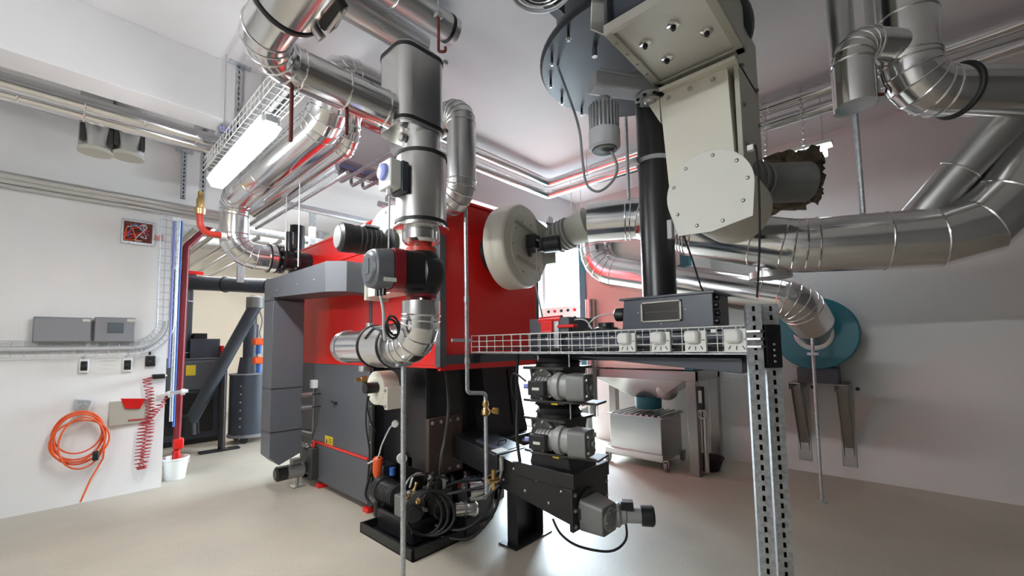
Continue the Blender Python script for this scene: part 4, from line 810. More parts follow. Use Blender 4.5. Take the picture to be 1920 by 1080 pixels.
# cream fan housing below the hopper with white round cover
wf = thing('fan_housing', (2.9, .9, 2.3), 'cream fan housing hanging below the overhead hopper', 'fan housing')
Y0, Y1 = .70, 1.13
put('chute', MB().loft([(2.74, Y0, 3.34), (3.16, Y0, 3.34), (3.16, Y1, 3.34), (2.74, Y1, 3.34)], [(2.72, Y0-.03, 2.45), (3.16, Y0-.03, 2.45), (3.16, Y1-.06, 2.45), (2.72, Y1-.06, 2.45)]), 'cream_paint', wf, bevel=.004)
put('chute_flange', MB().box(2.68, 3.2, Y0-.06, Y1+.1, 3.325, 3.35), 'cream_paint', wf, bevel=.003)
put('side_gusset', MB().prism([(2.74, Y1, 3.34), (2.74, Y1+.1, 3.34), (2.74, Y1, 3.14)], (.4, 0, 0)), 'cream_paint', wf)
for k in range(3): bolt((2.72, Y0+.08+.14*k, 3.28), (-1, 0, 0), .012, 'beige_grey', wf)
put('side_plate', MB().box(2.76, 3.24, Y0-.06, Y0-.03, 2.5, 3.7), 'beige_grey', wf, bevel=.004)
for k in range(4):
    for x in (2.82, 3.18): bolt((x, Y0-.06, 2.6+.25*k), (0, -1, 0), .012, 'mid_grey', wf)
put('scroll', MB().lathe((2.66, .81, 2.55), (1, 0, 0), [(0, .23), (.5, .23)], 40), 'cream_paint', wf)
pl = [V((2.62, .81+.25*math.cos(t_), 2.55+.245*math.sin(t_))) for t_ in [math.radians(a) for a in range(-20, 190, 8)]]
cpl = put('round_cover', MB().prism(pl+[V((2.62, at(1412, 404, X=2.62).y, at(1412, 404, X=2.62).z)), V((2.62, .8, 2.3)), V((2.62, 1.0, 2.31))], (.012, 0, 0)), 'pale_paint', wf, bevel=.002)
for a in (20, 55, 100, 140, 175, 210, 250, 290, 330): bolt((2.62, .81+.215*math.cos(math.radians(a)), 2.55+.21*math.sin(math.radians(a))), (-1, 0, 0), .012, 'steel', wf, 'dome')
put('latch_plate', MB().box(2.6, 2.64, 1.03, 1.06, 2.3, 2.42), 'light_grey', wf, bevel=.003)
dd = V((.93, -.36, 0)).normalized()
wd = thing('duct_elbow', (3.4, .6, 2.6), 'grey duct elbow leaving the cream fan housing towards the hanging wool slab', 'duct')
put('duct', MB().tube(fillet([(2.95, .78, 2.72), (3.3, .67, 2.74), (3.52, .44, 2.75)], .2, 6), .135, 36), 'cast_grey', wd)
for k in range(3): put('rib', MB().ring(V((3.1, .735, 2.73))+dd*.07*k, dd, .137, .008, 36, 6), 'mid_grey', wd)
# floating control cables on the housing
cable('hanging_cable', [(2.64, .56, 2.74), (2.62, .545, 2.72), (2.61, .54, 2.5), (2.58, .545, 2.2), (2.52, .56, 1.88)], .006, 'black_rubber', 'thin black cable dropping from the fan housing to the slotted posts', 'cable')
cable('hanging_cable', [(2.66, .98, 2.32), (2.72, .95, 2.15), (2.78, .93, 2.0), (2.8, .92, 1.965)], .006, 'black_rubber', 'thin black cable dropping from the round cover to the inspection box', 'cable')
put('cable_tag', MB().box(2.6, 2.63, .555, .585, 2.715, 2.745), 'white_plastic', label='small white tag on the cable beside the round cover', cat='tag')
# second round rim at the top edge
rr_ = thing('ring_basket', (1.9, 1.5, 3.7), 'round wire-rimmed opening overhead left of the slate disc', 'ring')
rc = at(1015, -24, Z=3.62)
put('rim', MB().ring(rc, (0, 0, 1), .17, .012, 40, 8), 'light_grey', rr_)
put('body', MB().lathe(rc+V((0, 0, .01)), (0, 0, 1), [(0, .15), (.3, .13)], 32), 'dark_cast', rr_)
for k in range(5): put('wire', MB().ring(rc+V((0, 0, .0)), (0, 0, 1), .03+.025*k, .004, 24, 6), 'steel', rr_)
put('strut', MB().box(rc.x+.1, rc.x+.25, rc.y+.02, rc.y+.08, 3.62, 3.7), 'black_paint', rr_)
# ================================================================== wire tray in front with white boxes
TX0, TX1, TZ0, TZ1, TY0, TY1 = 2.55, 2.65, 1.59, 1.735, .58, 2.86
ct = thing('wire_cable_tray', (2.6, 1.7, TZ0), 'straight wire mesh cable tray between red boiler end and slotted posts', 'cable tray')
for z in (TZ0, TZ0+.048, TZ0+.096, TZ1):
    for x in (TX0, TX1): rod('long_wire', (x, TY0, z), (x, TY1, z), .0028, 'white_plastic', ct)
for x in (TX0+.033, TX0+.066): rod('long_wire', (x, TY0, TZ0), (x, TY1, TZ0), .0028, 'white_plastic', ct)
U = MB().tube(fillet([(TX0, 0, TZ1), (TX0, 0, TZ0-.003), (TX1, 0, TZ0-.003), (TX1, 0, TZ1)], .01, 3), .0028, 6)
base = None
for k in range(24):
    y = TY0+(TY1-TY0)*k/23
    if base is None:
        base = put('cross_wire', MB().add([v+V((0, y, 0)) for v in U.v], U.f), 'white_plastic', ct); y_first = y
    else:
        o = base.copy(); COL.objects.link(o); o.parent = ct; o.location = (0, y-y_first, 0)
put('tray_rail', MB().box(TX0-.01, TX0+.03, TY0, TY1, TZ0-.014, TZ0-.006), 'galvanised', ct, bevel=.002)
put('wall_bracket', MB().box(TX0+.03, TX1, TY1-.08, TY1+.0, TZ0-.03, TZ0-.014).box(TX0+.03, TX1, TY1-.01, TY1, TZ0-.1, TZ0-.014), 'black_paint', ct, bevel=.002)
for k in range(4):
    cable('tray_cable', [(2.575+.015*k, TY0+.05, TZ0+.02), (2.58+.014*k, 1.1+.1*k, TZ0+.03+.01*(k % 2)), (2.59+.01*k, 1.8, TZ0+.018), (2.57+.018*k, 2.3, TZ0+.03), (2.58+.015*k, 2.75, TZ0+.015)], .007, ('black_rubber', 'mid_grey', 'black_rubber', 'cable_grey')[k],
          ('black cable at the front of the wire mesh tray', 'mid grey cable in the wire mesh tray', 'black cable at the back of the wire mesh tray', 'pale grey cable in the wire mesh tray')[k], 'cable', 'cables lying in the wire mesh tray')
ords = ('first white junction box on the mesh tray, farthest from the slotted posts', 'second white junction box on the mesh tray, counted from the red boiler', 'third white junction box on the mesh tray, counted from the red boiler', 'fourth white junction box on the mesh tray, right beside the slotted posts')
for i, (px, s_) in enumerate(((1176, .12), (1239, .122), (1304, .124), (1381, .13))):
    c = at(px, 640, X=2.53); s = s_/2; z = TZ0+.075
    t = thing('junction_box', (2.54, c.y, z-s), ords[i], 'junction box', 'white junction boxes clipped to the mesh tray')
    put('base_plate', MB().box(2.528, 2.545, c.y-s, c.y+s, z-s-.012, z+s-.012), 'white_plastic', t, bevel=.004)
    put('rim', MB().box(2.52, 2.53, c.y-s, c.y-s+.008, z-s-.012, z+s-.012).box(2.52, 2.53, c.y-s, c.y+s, z-s-.012, z-s-.004), 'white_plastic', t, bevel=.002)
    lid = MB().loft([V((2.53, c.y+.012+p.x, z+.012+p.y)) for p in rrect(0, 0, .088, .08, .02, 0, 5)], [V((2.487, c.y+.014+p.x, z+.014+p.y)) for p in rrect(0, 0, .078, .07, .022, 0, 5)])
    put('lid', lid, 'white_plastic', t, bevel=.012)
    for (dy, dz, ang) in ((.035, -.05, .5), (0, -.052, 0), (-.035, -.05, -.5), (-.05, -.005, 1.5)):
        u_ = V((0, math.sin(ang), -math.cos(ang))); w_ = V((0, math.cos(ang), math.sin(ang)))
        put('slot_mark', MB().obox(V((2.527, c.y+dy, z+dz)), (.002, 0, 0), u_*.011, w_*.0022), 'black_plastic', t)
put('tray_clip', MB().box(2.535, 2.55, at(1338, 640, X=2.53).y-.015, at(1338, 640, X=2.53).y+.015, 1.7, 1.72), 'white_plastic', label='small white clip between third and fourth junction boxes', cat='clip')
# slotted posts
pA, pB = at(1425, 800, X=2.5), at(1458, 800, X=2.66)
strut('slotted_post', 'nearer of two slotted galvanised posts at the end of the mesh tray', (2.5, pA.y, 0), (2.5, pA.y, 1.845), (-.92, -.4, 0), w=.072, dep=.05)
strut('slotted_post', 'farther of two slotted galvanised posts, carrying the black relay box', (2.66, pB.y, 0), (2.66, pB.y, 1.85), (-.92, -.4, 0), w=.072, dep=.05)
pc = at(1444, 648, X=2.58)
t = thing('relay_box', (pc.x, pc.y, 1.5), 'flat black relay box with small lights on the slotted posts', 'relay box')
nn = V((-.92, -.4, 0)).normalized(); ss = V((0, 0, 1)).cross(nn)
q0 = V((2.6, pB.y-.005, 1.62)); dirv = V((-.55, -.83, 0)).normalized(); sdv = V((0, 0, 1)).cross(dirv)
put('case', MB().obox(q0, dirv*.02, sdv*.05, V((0, 0, .115))), 'black_plastic', t, bevel=.006)
for k in range(4): put('indicator', MB().lathe(q0+dirv*.02+V((0, 0, .01-.03*k)), dirv, [(0, .008), (.004, .006)], 10), 'steel', t)
t2 = thing('post_bracket', (2.52, .58, 1.6), 'small steel bracket tying the mesh tray to the near post', 'bracket')
for z in (1.62, 1.66, 1.7): put('plate', MB().box(2.47, 2.56, pA.y-.035, pA.y+.035, z-.008, z+.008), 'steel', t2, bevel=.003)
# ================================================================== right-hand ducts
def to_ceiling(a, b_): d = b_-a; return a+d*((CEIL-.01-a.z)/d.z)
exd = lagged('exhaust_duct', 'large aluminium flue duct sweeping right behind the black downpipe', [at(1104, 418, d=4.15), at(1205, 410, d=4.0), at(1300, 436, d=3.65), at(1490, 462, d=3.2), at(1850, 440, d=2.75), to_ceiling(at(1850, 440, d=2.75), at(1960, 230, d=2.75))], .2, [.3, .4, .35, .4], seams=(.35, 1.0, 1.5, 1.9, 2.3), gores=2, n=48, cat='duct')
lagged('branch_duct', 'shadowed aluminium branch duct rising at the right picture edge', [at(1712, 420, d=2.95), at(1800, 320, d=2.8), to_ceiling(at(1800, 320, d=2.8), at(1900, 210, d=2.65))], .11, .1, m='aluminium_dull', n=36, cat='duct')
bl, bt = at(1118, 505, X=5.25), at(1118, 380, X=5.3)
e1, e2 = at(1490, 562, X=5.5), at(1522, 605, X=5.85)
lagged('filter_duct', 'aluminium duct with gored bend running from the filter to the teal fan', [(bl.x, bl.y, 3.3), (bl.x, bl.y, bl.z), e1, e2], .22, [.4, .25], seams=(1.4, 2.6), gores=5, n=48, cat='duct')
db = at(1445, 522, d=3.35); put('stub_cap', MB().lathe(db, (0, 0, 1), [(0, .15), (.05, .15), (.06, .1), (.25, .1)], 28), 'aluminium_dull', exd)
# teal fan on wall brackets
tc_ = at(1527, 625, X=6.15)
tf = thing('teal_fan', (6.3, tc_.y, 1.2), 'teal round fan casing on the right wall', 'fan')
put('casing', MB().lathe((6.1, tc_.y, tc_.z), (1, 0, 0), [(0, .415), (.01, .425), (.28, .425), (.29, .415)], 64), 'teal_paint', tf)
put('foot', MB().box(6.15, 6.4, tc_.y-.2, tc_.y+.2, 1.14, 1.32), 'slate_paint', tf, bevel=.004)
cd_ = (V((6.1, tc_.y, tc_.z))-e2); 
put('inlet_cone', MB().lathe(e2-cd_.normalized()*.02, cd_, [(0, .2), (.06, .2), (.07, .18), (cd_.length+.03, .16)], 36), 'stainless', tf)
put('inlet_flange', MB().lathe((6.1, tc_.y, tc_.z), (-1, 0, 0), [(0, .2), (.02, .2), (.03, .17)], 36), 'stainless', tf)
for i, px in enumerate((1497, 1573)):
    q = at(px, 716, X=6.3); yb = tc_.y+.22-.44*i
    t = thing('wall_bracket', (6.4, yb, .2), ('stainless channel bracket on the right wall, left one under the teal fan', 'stainless channel bracket on the right wall, right one under the teal fan')[i], 'bracket')
    put('top_arm', MB().box(6.05, WR, yb-.06, yb+.06, 1.13, 1.14).box(6.05, WR, yb-.06, yb-.054, 1.06, 1.14).box(6.05, WR, yb+.054, yb+.06, 1.06, 1.14), 'stainless_dark', t, bevel=.002)
    put('wall_rail', MB().box(WR-.012, WR, yb-.07, yb+.07, .14, 1.1), 'stainless_dark', t, bevel=.002)
    put('brace', MB().prism([(6.1, yb-.05, 1.08), (6.2, yb-.05, 1.08), (WR-.01, yb-.05, .36), (WR-.01, yb-.05, .26)], (0, .006, 0)).prism([(6.1, yb+.044, 1.08), (6.2, yb+.044, 1.08), (WR-.01, yb+.044, .36), (WR-.01, yb+.044, .26)], (0, .006, 0)), 'stainless_dark', t, bevel=.002)
    put('brace_back', MB().prism([(6.19, yb-.05, 1.08), (6.2, yb-.05, 1.08), (WR-.005, yb-.05, .36), (WR-.015, yb-.05, .36)], (0, .1, 0)), 'stainless_dark', t)
    bolt((WR, yb-.12, 1.06), (-1, 0, 0), .016, 'black_plastic', t)
rp = at(1541, 941, Z=0); rt = at(1522, 645, X=rp.x)
t = thing('support_pole', (rp.x, rp.y, 0), 'grey support pole from the floor to the duct cone before the teal fan', 'pole')
put('pole', MB().cyl((rp.x, rp.y, 0), (rp.x+.05, rt.y, rt.z+.06), .0165, n=12), 'galvanised', t)
put('clamp', MB().box(rp.x+.02, rp.x+.06, rt.y-.05, rt.y+.05, rt.z-.12, rt.z-.09), 'galvanised', t, bevel=.003)
put('foot', MB().lathe((rp.x, rp.y, 0), (0, 0, 1), [(0, .05), (.008, .05)], 16), 'galvanised', t)
# ================================================================== filter cabinet on stainless frame
FX, FXB, FYA, FYB, FZ = 5.42, 6.35, 1.95, 3.6, 1.28
f = thing('dust_filter', (5.9, 2.8, 0), 'white dust filter cabinet with teal corners on a stainless frame', 'filter')
put('body', MB().box(FX+.02, FXB, FYA+.02, FYB-.02, FZ+.02, 3.12), 'pale_paint', f, bevel=.004)
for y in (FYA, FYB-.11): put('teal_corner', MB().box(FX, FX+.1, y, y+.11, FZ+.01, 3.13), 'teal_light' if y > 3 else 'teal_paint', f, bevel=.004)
put('teal_top', MB().box(FX, FXB, FYA, FYB, 3.12, 3.17), 'teal_paint', f, bevel=.004)
put('front_door', MB().box(FX+.005, FX+.03, FYA+.16, FYB-.16, FZ+.06, 3.0), 'pale_paint', f, bevel=.006)
put('frame_beam', MB().box(FX-.01, FX+.08, FYA-.02, FYB+.02, 1.16, FZ).box(FXB-.08, FXB, FYA-.02, FYB+.02, 1.16, FZ).box(FX, FXB, FYA-.02, FYA+.06, 1.16, FZ).box(FX, FXB, FYB-.06, FYB+.02, 1.16, FZ), 'stainless_dark', f, bevel=.004)
for (x, y) in ((FX-.01, FYA-.02), (FX-.01, FYB-.1), (FXB-.12, FYA-.02), (FXB-.12, FYB-.1)):
    l = put('leg', MB().box(x, x+.12, y, y+.12, .012, 1.16), 'stainless_dark', f, bevel=.006); put('foot_plate', MB().box(x-.03, x+.15, y-.03, y+.15, 0, .012), 'stainless', l)
hyc, hxc = 2.72, 5.86
put('hopper', MB().loft([(FX+.05, FYA+.1, 1.18), (FXB-.05, FYA+.1, 1.18), (FXB-.05, FYB-.12, 1.18), (FX+.05, FYB-.12, 1.18)], [(hxc-.18, hyc-.2, .88), (hxc+.18, hyc-.2, .88), (hxc+.18, hyc+.2, .88), (hxc-.18, hyc+.2, .88)]), 'stainless', f, bevel=.004)
put('teal_collar', MB().lathe((hxc-.1, hyc, .73), (0, 0, 1), [(0, .18), (.16, .18)], 32), 'teal_paint', f)
put('side_switch', MB().box(FX+.0, FX+.06, FYA-.1, FYA-.03, .82, 1.1), 'black_plastic', f, bevel=.01)
put('switch_face', MB().box(FX-.005, FX+.0, FYA-.085, FYA-.045, .9, 1.05), 'steel', f, bevel=.002)
put('sight_glass', MB().ring((FX+.03, FYA-.07, .76), (1, 0, 0), .05, .014, 20, 6), 'steel', f)
put('drop_tube', MB().cyl((FX+.1, FYA-.07, .05), (FX+.1, FYA-.07, .8), .03, n=14), 'stainless', f)
put('hopper_port', MB().lathe((hxc-.2, hyc-.32, 1.0), (-1, -.5, -.5), [(0, .14), (.02, .14), (.03, .12)], 28), 'stainless', f)
# ash bin on castors
ab = thing('ash_bin', (5.75, 2.75, 0), 'stainless ash bin on castors under the filter hopper', 'ash bin')
BX0, BX1, BY0, BY1 = 5.38, 6.05, 2.38, 3.12
put('box', MB().box(BX0, BX1, BY0, BY1, .1, .66), 'stainless', ab, bevel=.006)
put('rim', MB().box(BX0-.03, BX1+.03, BY0-.03, BY1+.03, .655, .675), 'stainless', ab, bevel=.003)
for k in range(9): put('slat', MB().box(BX0-.02, BX1+.02, BY0+.0+.083*k, BY0+.035+.083*k, .675, .695), 'stainless', ab, bevel=.002)
put('bumper', MB().box(BX0-.05, BX0, BY0-.03, BY1+.06, .13, .2), 'stainless', ab, bevel=.003)
for (x, y) in ((BX0-.02, BY1+.03), (BX0+.0, BY0-.06), (BX1, BY1), (BX1, BY0)):
    c_ = put('castor', MB().lathe((x, y-.02, .06), (0, 1, 0), [(0, .055), (.005, .06), (.035, .06), (.04, .055)], 20), 'mid_grey', ab); put('castor_fork', MB().box(x-.03, x+.03, y-.035, y-.025, .05, .14).box(x-.03, x+.03, y+.025, y+.035, .05, .14).box(x-.035, x+.035, y-.035, y+.035, .13, .145), 'steel', c_)
tb_ = at(1330, 880, Z=0)
t = thing('floor_tub', tb_, 'shallow black tub on the floor behind the stainless frame leg', 'tub')
put('shell', MB().lathe(tb_, (0, 0, 1), [(0, .12), (.14, .17), (.15, .185), (.165, .185), (.16, .165), (.04, .12)], 32), 'black_rubber', t)
# wire tray on the right wall, vertical pipe and hose by the filter
y0_, y1_ = at(1412, 712, X=WR).y, at(1328, 712, X=WR).y; z_ = at(1370, 708, X=WR).z
t = thing('wire_cable_tray', (WR-.03, (y0_+y1_)/2, z_), 'short wire cable tray on the right wall behind the posts', 'cable tray')
for k in range(3): rod('long_wire', (WR-.03, y0_-.1, z_-.06+.05*k), (WR-.03, y1_+.4, z_-.06+.05*k), .004, 'galvanised', t)
for k in range(12): rod('cross_wire', (WR-.028, y0_-.1+.1*k, z_-.06), (WR-.028, y0_-.1+.1*k, z_+.04), .004, 'galvanised', t)
put('vent_pipe', MB().cyl((5.36, 3.38, .6), (5.36, 3.38, 2.3), .07, n=24), 'stainless', label='grey vertical pipe at the filter front, left of the white panel', cat='pipe')
cable('white_hose', [(5.3, 3.42, 1.2), (5.25, 3.4, .95), (5.22, 3.36, .8), (5.25, 3.5, .72), (5.3, 3.6, .8)], .014, 'white_plastic', 'white hose hanging in a loop beside the filter leg', 'hose')
# switch panel in front of the window
t = thing('switch_panel', (6.2, 4.7, 0), 'white switch panel with rows of small knobs before the bright window', 'switch panel')
pa, pb_ = at(1018, 612, X=6.3), at(1082, 572, X=6.3)
put('cabinet', MB().box(6.3, 6.46, pb_.y-.05, pa.y+.05, pb_.z-.42, pb_.z), 'white_plastic', t, bevel=.006)
for y in (pb_.y, pa.y): put('leg', MB().box(6.36, 6.4, y-.02, y+.02, 0, pb_.z-.42), 'light_grey', t)
for k in range(5):
    for j in range(2):
        y = pb_.y+.05+(pa.y-pb_.y-.05)*k/5; put('knob', MB().lathe((6.3, y, pb_.z-.08-.14*j), (-1, 0, 0), [(0, .028), (.02, .024)], 12), 'black_plastic' if (k+j) % 3 else 'red_paint', t)
# ================================================================== pipes near the ceiling, right half
for i, (dz, dx, lab) in enumerate(((0, 0, 'upper lagged pipe around the ceiling corner above the filter'), (-.13, .1, 'lower lagged pipe around the ceiling corner above the filter'))):
    lagged('ceiling_pipe', lab, [(1.9, 3.82+dx, 4.08+dz), (5.0+dx, 3.82+dx, 4.08+dz), (5.0+dx, -2.8, 4.08+dz)], .062, .05, gores=3, n=28, seams=(1.0, 6.0))
for i, (Y, z, lab) in enumerate(((4.72, 3.62, 'front galvanised pipe under the beam right of the riser'), (4.9, 3.6, 'middle galvanised pipe under the beam right of the riser'), (5.1, 3.58, 'rear galvanised pipe under the beam right of the riser'))):
    put('beam_pipe', MB().cyl((2.9, Y, z), (6.5, Y, z), .04, n=16), 'galvanised', label=lab, cat='pipe')
for i, px in enumerate((1065, 1083)):
    q = at(px, 340, Y=3.8); put('hanger_rod', MB().cyl((q.x, 3.75, 2.6), (q.x, 3.75, CEIL), .006, n=8), 'white_plastic', label=('left of two thin pale rods hanging in the ceiling corner', 'right of two thin pale rods hanging in the ceiling corner')[i], cat='rod')
for (px, pyt, pyb, X, lab) in ((1179, 205, 372, 3.72, 'thin dark grey rod hanging behind the gearmotor'), (1618, 205, 400, 3.9, 'grey threaded rod holding the flue duct at right'), (1101, 318, 330, 4.9, 'short rod above the corner pipes')):
    a, c = at(px, pyb, X=X), at(px, pyt, X=X); put('hanger_rod', MB().cyl((X, a.y, a.z), (X, a.y, CEIL), .017 if px != 1101 else .006, n=10), 'galvanised', label=lab, cat='rod')
# aluminium pipes at the top right
q = at(1705, 100, d=2.5); s_ = at(1598, 110, d=2.42)
lagged('lagged_pipe', 'wide aluminium riser with bottom bend at the top right corner', [(q.x, q.y, CEIL-.01), (q.x, q.y, 3.1), (q.x+.5, q.y-.5, 3.1)], .14, .16, seams=(.35, .7, .95), straps=(), m='aluminium', n=44)
lagged('lagged_pipe', 'aluminium branch bending down from the wide riser at top right', [(q.x, q.y, 3.36), (s_.x, s_.y, 3.34), (s_.x, s_.y, 2.97)], .095, .13, seams=(), m='aluminium', n=40)
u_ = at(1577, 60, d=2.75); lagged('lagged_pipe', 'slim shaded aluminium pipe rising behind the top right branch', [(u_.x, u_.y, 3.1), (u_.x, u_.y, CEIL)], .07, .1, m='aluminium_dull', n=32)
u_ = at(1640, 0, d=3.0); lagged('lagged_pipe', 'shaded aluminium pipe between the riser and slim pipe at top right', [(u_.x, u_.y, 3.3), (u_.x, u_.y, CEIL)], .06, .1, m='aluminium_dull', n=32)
sb = V((q.x+.19, q.y-.19, 3.1)); put('pipe_strap', MB().ring(sb, (.7, -.7, 0), .146, .012, 40, 8), 'black_rubber', label='black strap ring at the right picture edge', cat='strap')
for i, (px, lab) in enumerate(((1628, 'left rust brown bracket between the top right pipes'), (1640, 'right rust brown bracket between the top right pipes'))):
    a = at(px, 190-12*i, d=2.6); put('rust_bracket', MB().tube(fillet([a+V((0, 0, .26)), a, a+V((.03, -.04, 0))], .01), .01, 8), 'rust_pipe', label=lab, cat='bracket')
# wool slab hanging before the second lamp
wc = at(1487, 337, X=4.9)
ws = thing('wool_slab', (4.9, wc.y, wc.z-.3), 'ragged dark mineral wool slab hanging on two chains', 'insulation')
def ragged(x0, x1, ya, yb, za, zb, n=14):
    mb = MB(); g = []
    for side, x in ((0, x0), (1, x1)):
        row = []
        for j in range(n+1):
            for k in range(n+1):
                e = .03 if (j in (0, n) or k in (0, n)) else 0
                row.append((x+random.uniform(-.03, .03), ya+(yb-ya)*j/n+random.uniform(-e, e), za+(zb-za)*k/n+random.uniform(-e, e)))
        g.append(row)
    vs = g[0]+g[1]; N = (n+1)**2; fs = []; idx = lambda s, j, k: s*N+j*(n+1)+k
    for s in (0, 1):
        for j in range(n):
            for k in range(n): fs.append((idx(s, j, k), idx(s, j+1, k), idx(s, j+1, k+1), idx(s, j, k+1)))
    for j in range(n):
        for kk in (0, n): fs.append((idx(0, j, kk), idx(0, j+1, kk), idx(1, j+1, kk), idx(1, j, kk)))
        for kk in (0, n): fs.append((idx(0, kk, j), idx(0, kk, j+1), idx(1, kk, j+1), idx(1, kk, j)))
    return mb.add(vs, fs)
ya_, yb_ = at(1541, 337, X=4.9).y, at(1432, 337, X=4.9).y
zt_, zb_ = at(1487, 288, X=4.9).z, at(1487, 392, X=4.9).z
put('slab', ragged(4.85, 5.0, ya_, yb_, zb_+.13, zt_), 'wool', ws, sharp=80)
put('torn_piece', ragged(4.82, 4.98, ya_+.02, ya_+.2, zb_+.03, zb_+.17, 6), 'wool', ws, sharp=80)
put('torn_piece', ragged(4.8, 4.93, ya_+.14, yb_-.02, zb_, zb_+.1, 6), 'wool', ws, sharp=80)
for y in (ya_+.13, yb_-.02):
    zt2 = zt_; k = 0
    while zt2 < CEIL-.1:
        put('chain_link', MB().ring((4.95, y, zt2+.03), (1, 0, 0) if k % 2 else (0, 1, 0), .018, .004, 12, 5), 'steel', ws); zt2 += .03; k += 1
lr = thing('fluorescent_lamp', (5.3, (ya_+yb_)/2, zt_), 'fluorescent lamp glowing behind the hanging wool slab', 'lamp')
put('tube', MB().box(5.1, 5.24, ya_-.03, yb_+.12, zt_+.0, zt_+.09), 'tube_cool', lr, bevel=.01); put('housing', MB().box(5.08, 5.26, ya_-.08, yb_+.14, zt_+.09, zt_+.13), 'white_plastic', lr, bevel=.006)
for y in (ya_, yb_): rod('hanger_rod', (5.17, y, zt_+.13), (5.17, y, CEIL), .005, 'steel', lr)
# ================================================================== hydraulic unit
hy = thing('drip_tray', (2.15, 3.25, 0), 'black square drip tray on the floor under the hydraulic unit', 'tray')
X0, X1, Y0, Y1 = 1.93, 2.5, 2.86, 3.68
put('tray_bottom', MB().box(X0, X1, Y0, Y1, 0, .01), 'black_paint', hy)
for (a, b_, c, d_) in ((X0, X0+.02, Y0, Y1), (X1-.02, X1, Y0, Y1), (X0, X1, Y0, Y0+.02), (X0, X1, Y1-.02, Y1)): put('tray_wall', MB().box(a, b_, c, d_, .0, .085), 'black_paint', hy, bevel=.003)
hu = thing('hydraulic_unit', (2.2, 3.25, .01), 'compact black hydraulic power unit with coiled hoses in the drip tray', 'hydraulic unit')
put('tank', MB().box(2.05, 2.45, 3.05, 3.6, .02, .2), 'black_paint', hu, bevel=.02)
mo_ = put('electric_motor', MB().lathe((2.12, 3.68, .34), (0, -1, 0), [(0, .08), (.02, .115), (.1, .115), (.11, .1), (.34, .1), (.36, .07)], 28), 'black_plastic', hu)
for k in range(6): put('motor_rib', MB().ring((2.12, 3.55-.035*k, .34), (0, 1, 0), .1, .006, 28, 6), 'black_paint', mo_)
put('pump_block', MB().box(2.05, 2.24, 3.12, 3.32, .2, .38), 'cast_grey', hu, bevel=.012)
put('valve_block', MB().box(2.26, 2.42, 2.98, 3.2, .2, .42), 'dark_cast', hu, bevel=.01)
for k in range(4): put('solenoid', MB().lathe((2.29+.03*(k % 2)*2, 3.02+.1*(k//2), .42), (0, 0, 1), [(0, .028), (.08, .028), (.085, .018), (.11, .018)], 14), ('black_plastic', 'steel', 'steel', 'black_plastic')[k], hu)
for k in range(5): put('fitting', MB().lathe((2.07+.035*k, 3.1, .26+.02*(k % 2)), (-.2, -1, .1), [(0, .018), (.02, .018), (.02, .012), (.05, .012)], 8), 'steel', hu)
gg = put('pressure_gauge', MB().lathe((2.32, 3.62, .58), (-.5, -1, 0), [(0, .05), (.03, .05), (.035, .045)], 24), 'white_plastic', hu); put('gauge_stem', MB().cyl((2.33, 3.64, .38), (2.33, 3.64, .54), .012, n=8), 'steel', gg)
put('gauge_box', MB().box(2.36, 2.5, 3.5, 3.58, .5, .6), 'white_plastic', hu, bevel=.008)
put('filler_cap', MB().lathe((2.2, 3.85, .38), (0, 0, 1), [(0, .03), (.05, .05), (.18, .05), (.2, .03)], 18), 'orange', hu)
put('filler_neck', MB().cyl((2.2, 3.85, .02), (2.2, 3.85, .38), .035, n=14), 'black_plastic', hu)
put('blue_cap', MB().cyl((2.3, 3.75, .4), (2.3, 3.75, .47), .03, n=14), 'blue', hu)
put('handwheel', MB().ring((2.28, 2.96, .26), (-.3, -1, .1), .06, .012, 22, 8).cyl((2.28, 2.96, .26), (2.3, 3.02, .26), .01, n=8), 'black_plastic', hu)
for k in range(3):
    c = V((2.14+.02*k, 3.02-.03*k, .27)); R1 = .17+.02*k
    put('coiled_hose', MB().tube([c+V((R1*math.cos(a_)*.75, R1*math.cos(a_)*-.5+.02*math.sin(a_*2), .19*math.sin(a_)*.95)) for a_ in [2*math.pi*j/40 for j in range(41)]], .014, 8), 'black_rubber', hu, sharp=80)
for i, pts in enumerate(([(2.25, 3.0, .36), (2.35, 2.85, .42), (2.5, 2.7, .45), (2.58, 2.55, .5)], [(2.25, 3.0, .14), (2.38, 2.8, .12), (2.55, 2.68, .25), (2.56, 2.6, .47)], [(2.22, 2.98, .08), (2.4, 2.74, .06), (2.6, 2.66, .22), (2.64, 2.6, .43)], [(2.3, 3.05, .4), (2.45, 2.95, .46), (2.6, 2.85, .44), (2.63, 2.7, .44)])):
    cable('pressure_hose', pts, .014, 'black_rubber', parent=hu, cat=None)
for k in range(14):
    x, y = random.uniform(2.06, 2.44), random.uniform(2.98, 3.55); z0 = .2 if y > 3.32 else .38 if x < 2.24 else .42
    d_ = V((random.uniform(-.5, .5), random.uniform(-.8, .2), random.uniform(.4, 1))).normalized(); h = random.uniform(.05, .11)
    put('fitting', MB().lathe((x, y, z0-.01), d_, [(0, .02), (h*.4, .02), (h*.42, .012), (h*.8, .012), (h*.82, .017), (h, .017)], 8), ('steel', 'chrome', 'black_plastic', 'brass')[k % 4], hu)
for k in range(4):
    a_, b__ = V((random.uniform(2.06, 2.2), random.uniform(3.0, 3.3), .42)), V((random.uniform(2.3, 2.45), random.uniform(3.0, 3.5), .44))
    cable('link_hose', [a_, a_.lerp(b__, .3)+V((0, 0, .09)), a_.lerp(b__, .7)+V((0, -.05, .08)), b__], .01, ('black_rubber', 'steel')[k % 2], parent=hu, cat=None)
put('gear_disc', MB().lathe((2.05, 3.02, .3), (-.6, -1, .1), [(0, .075), (.02, .075), (.025, .05), (.05, .045)], 24), 'black_plastic', hu)
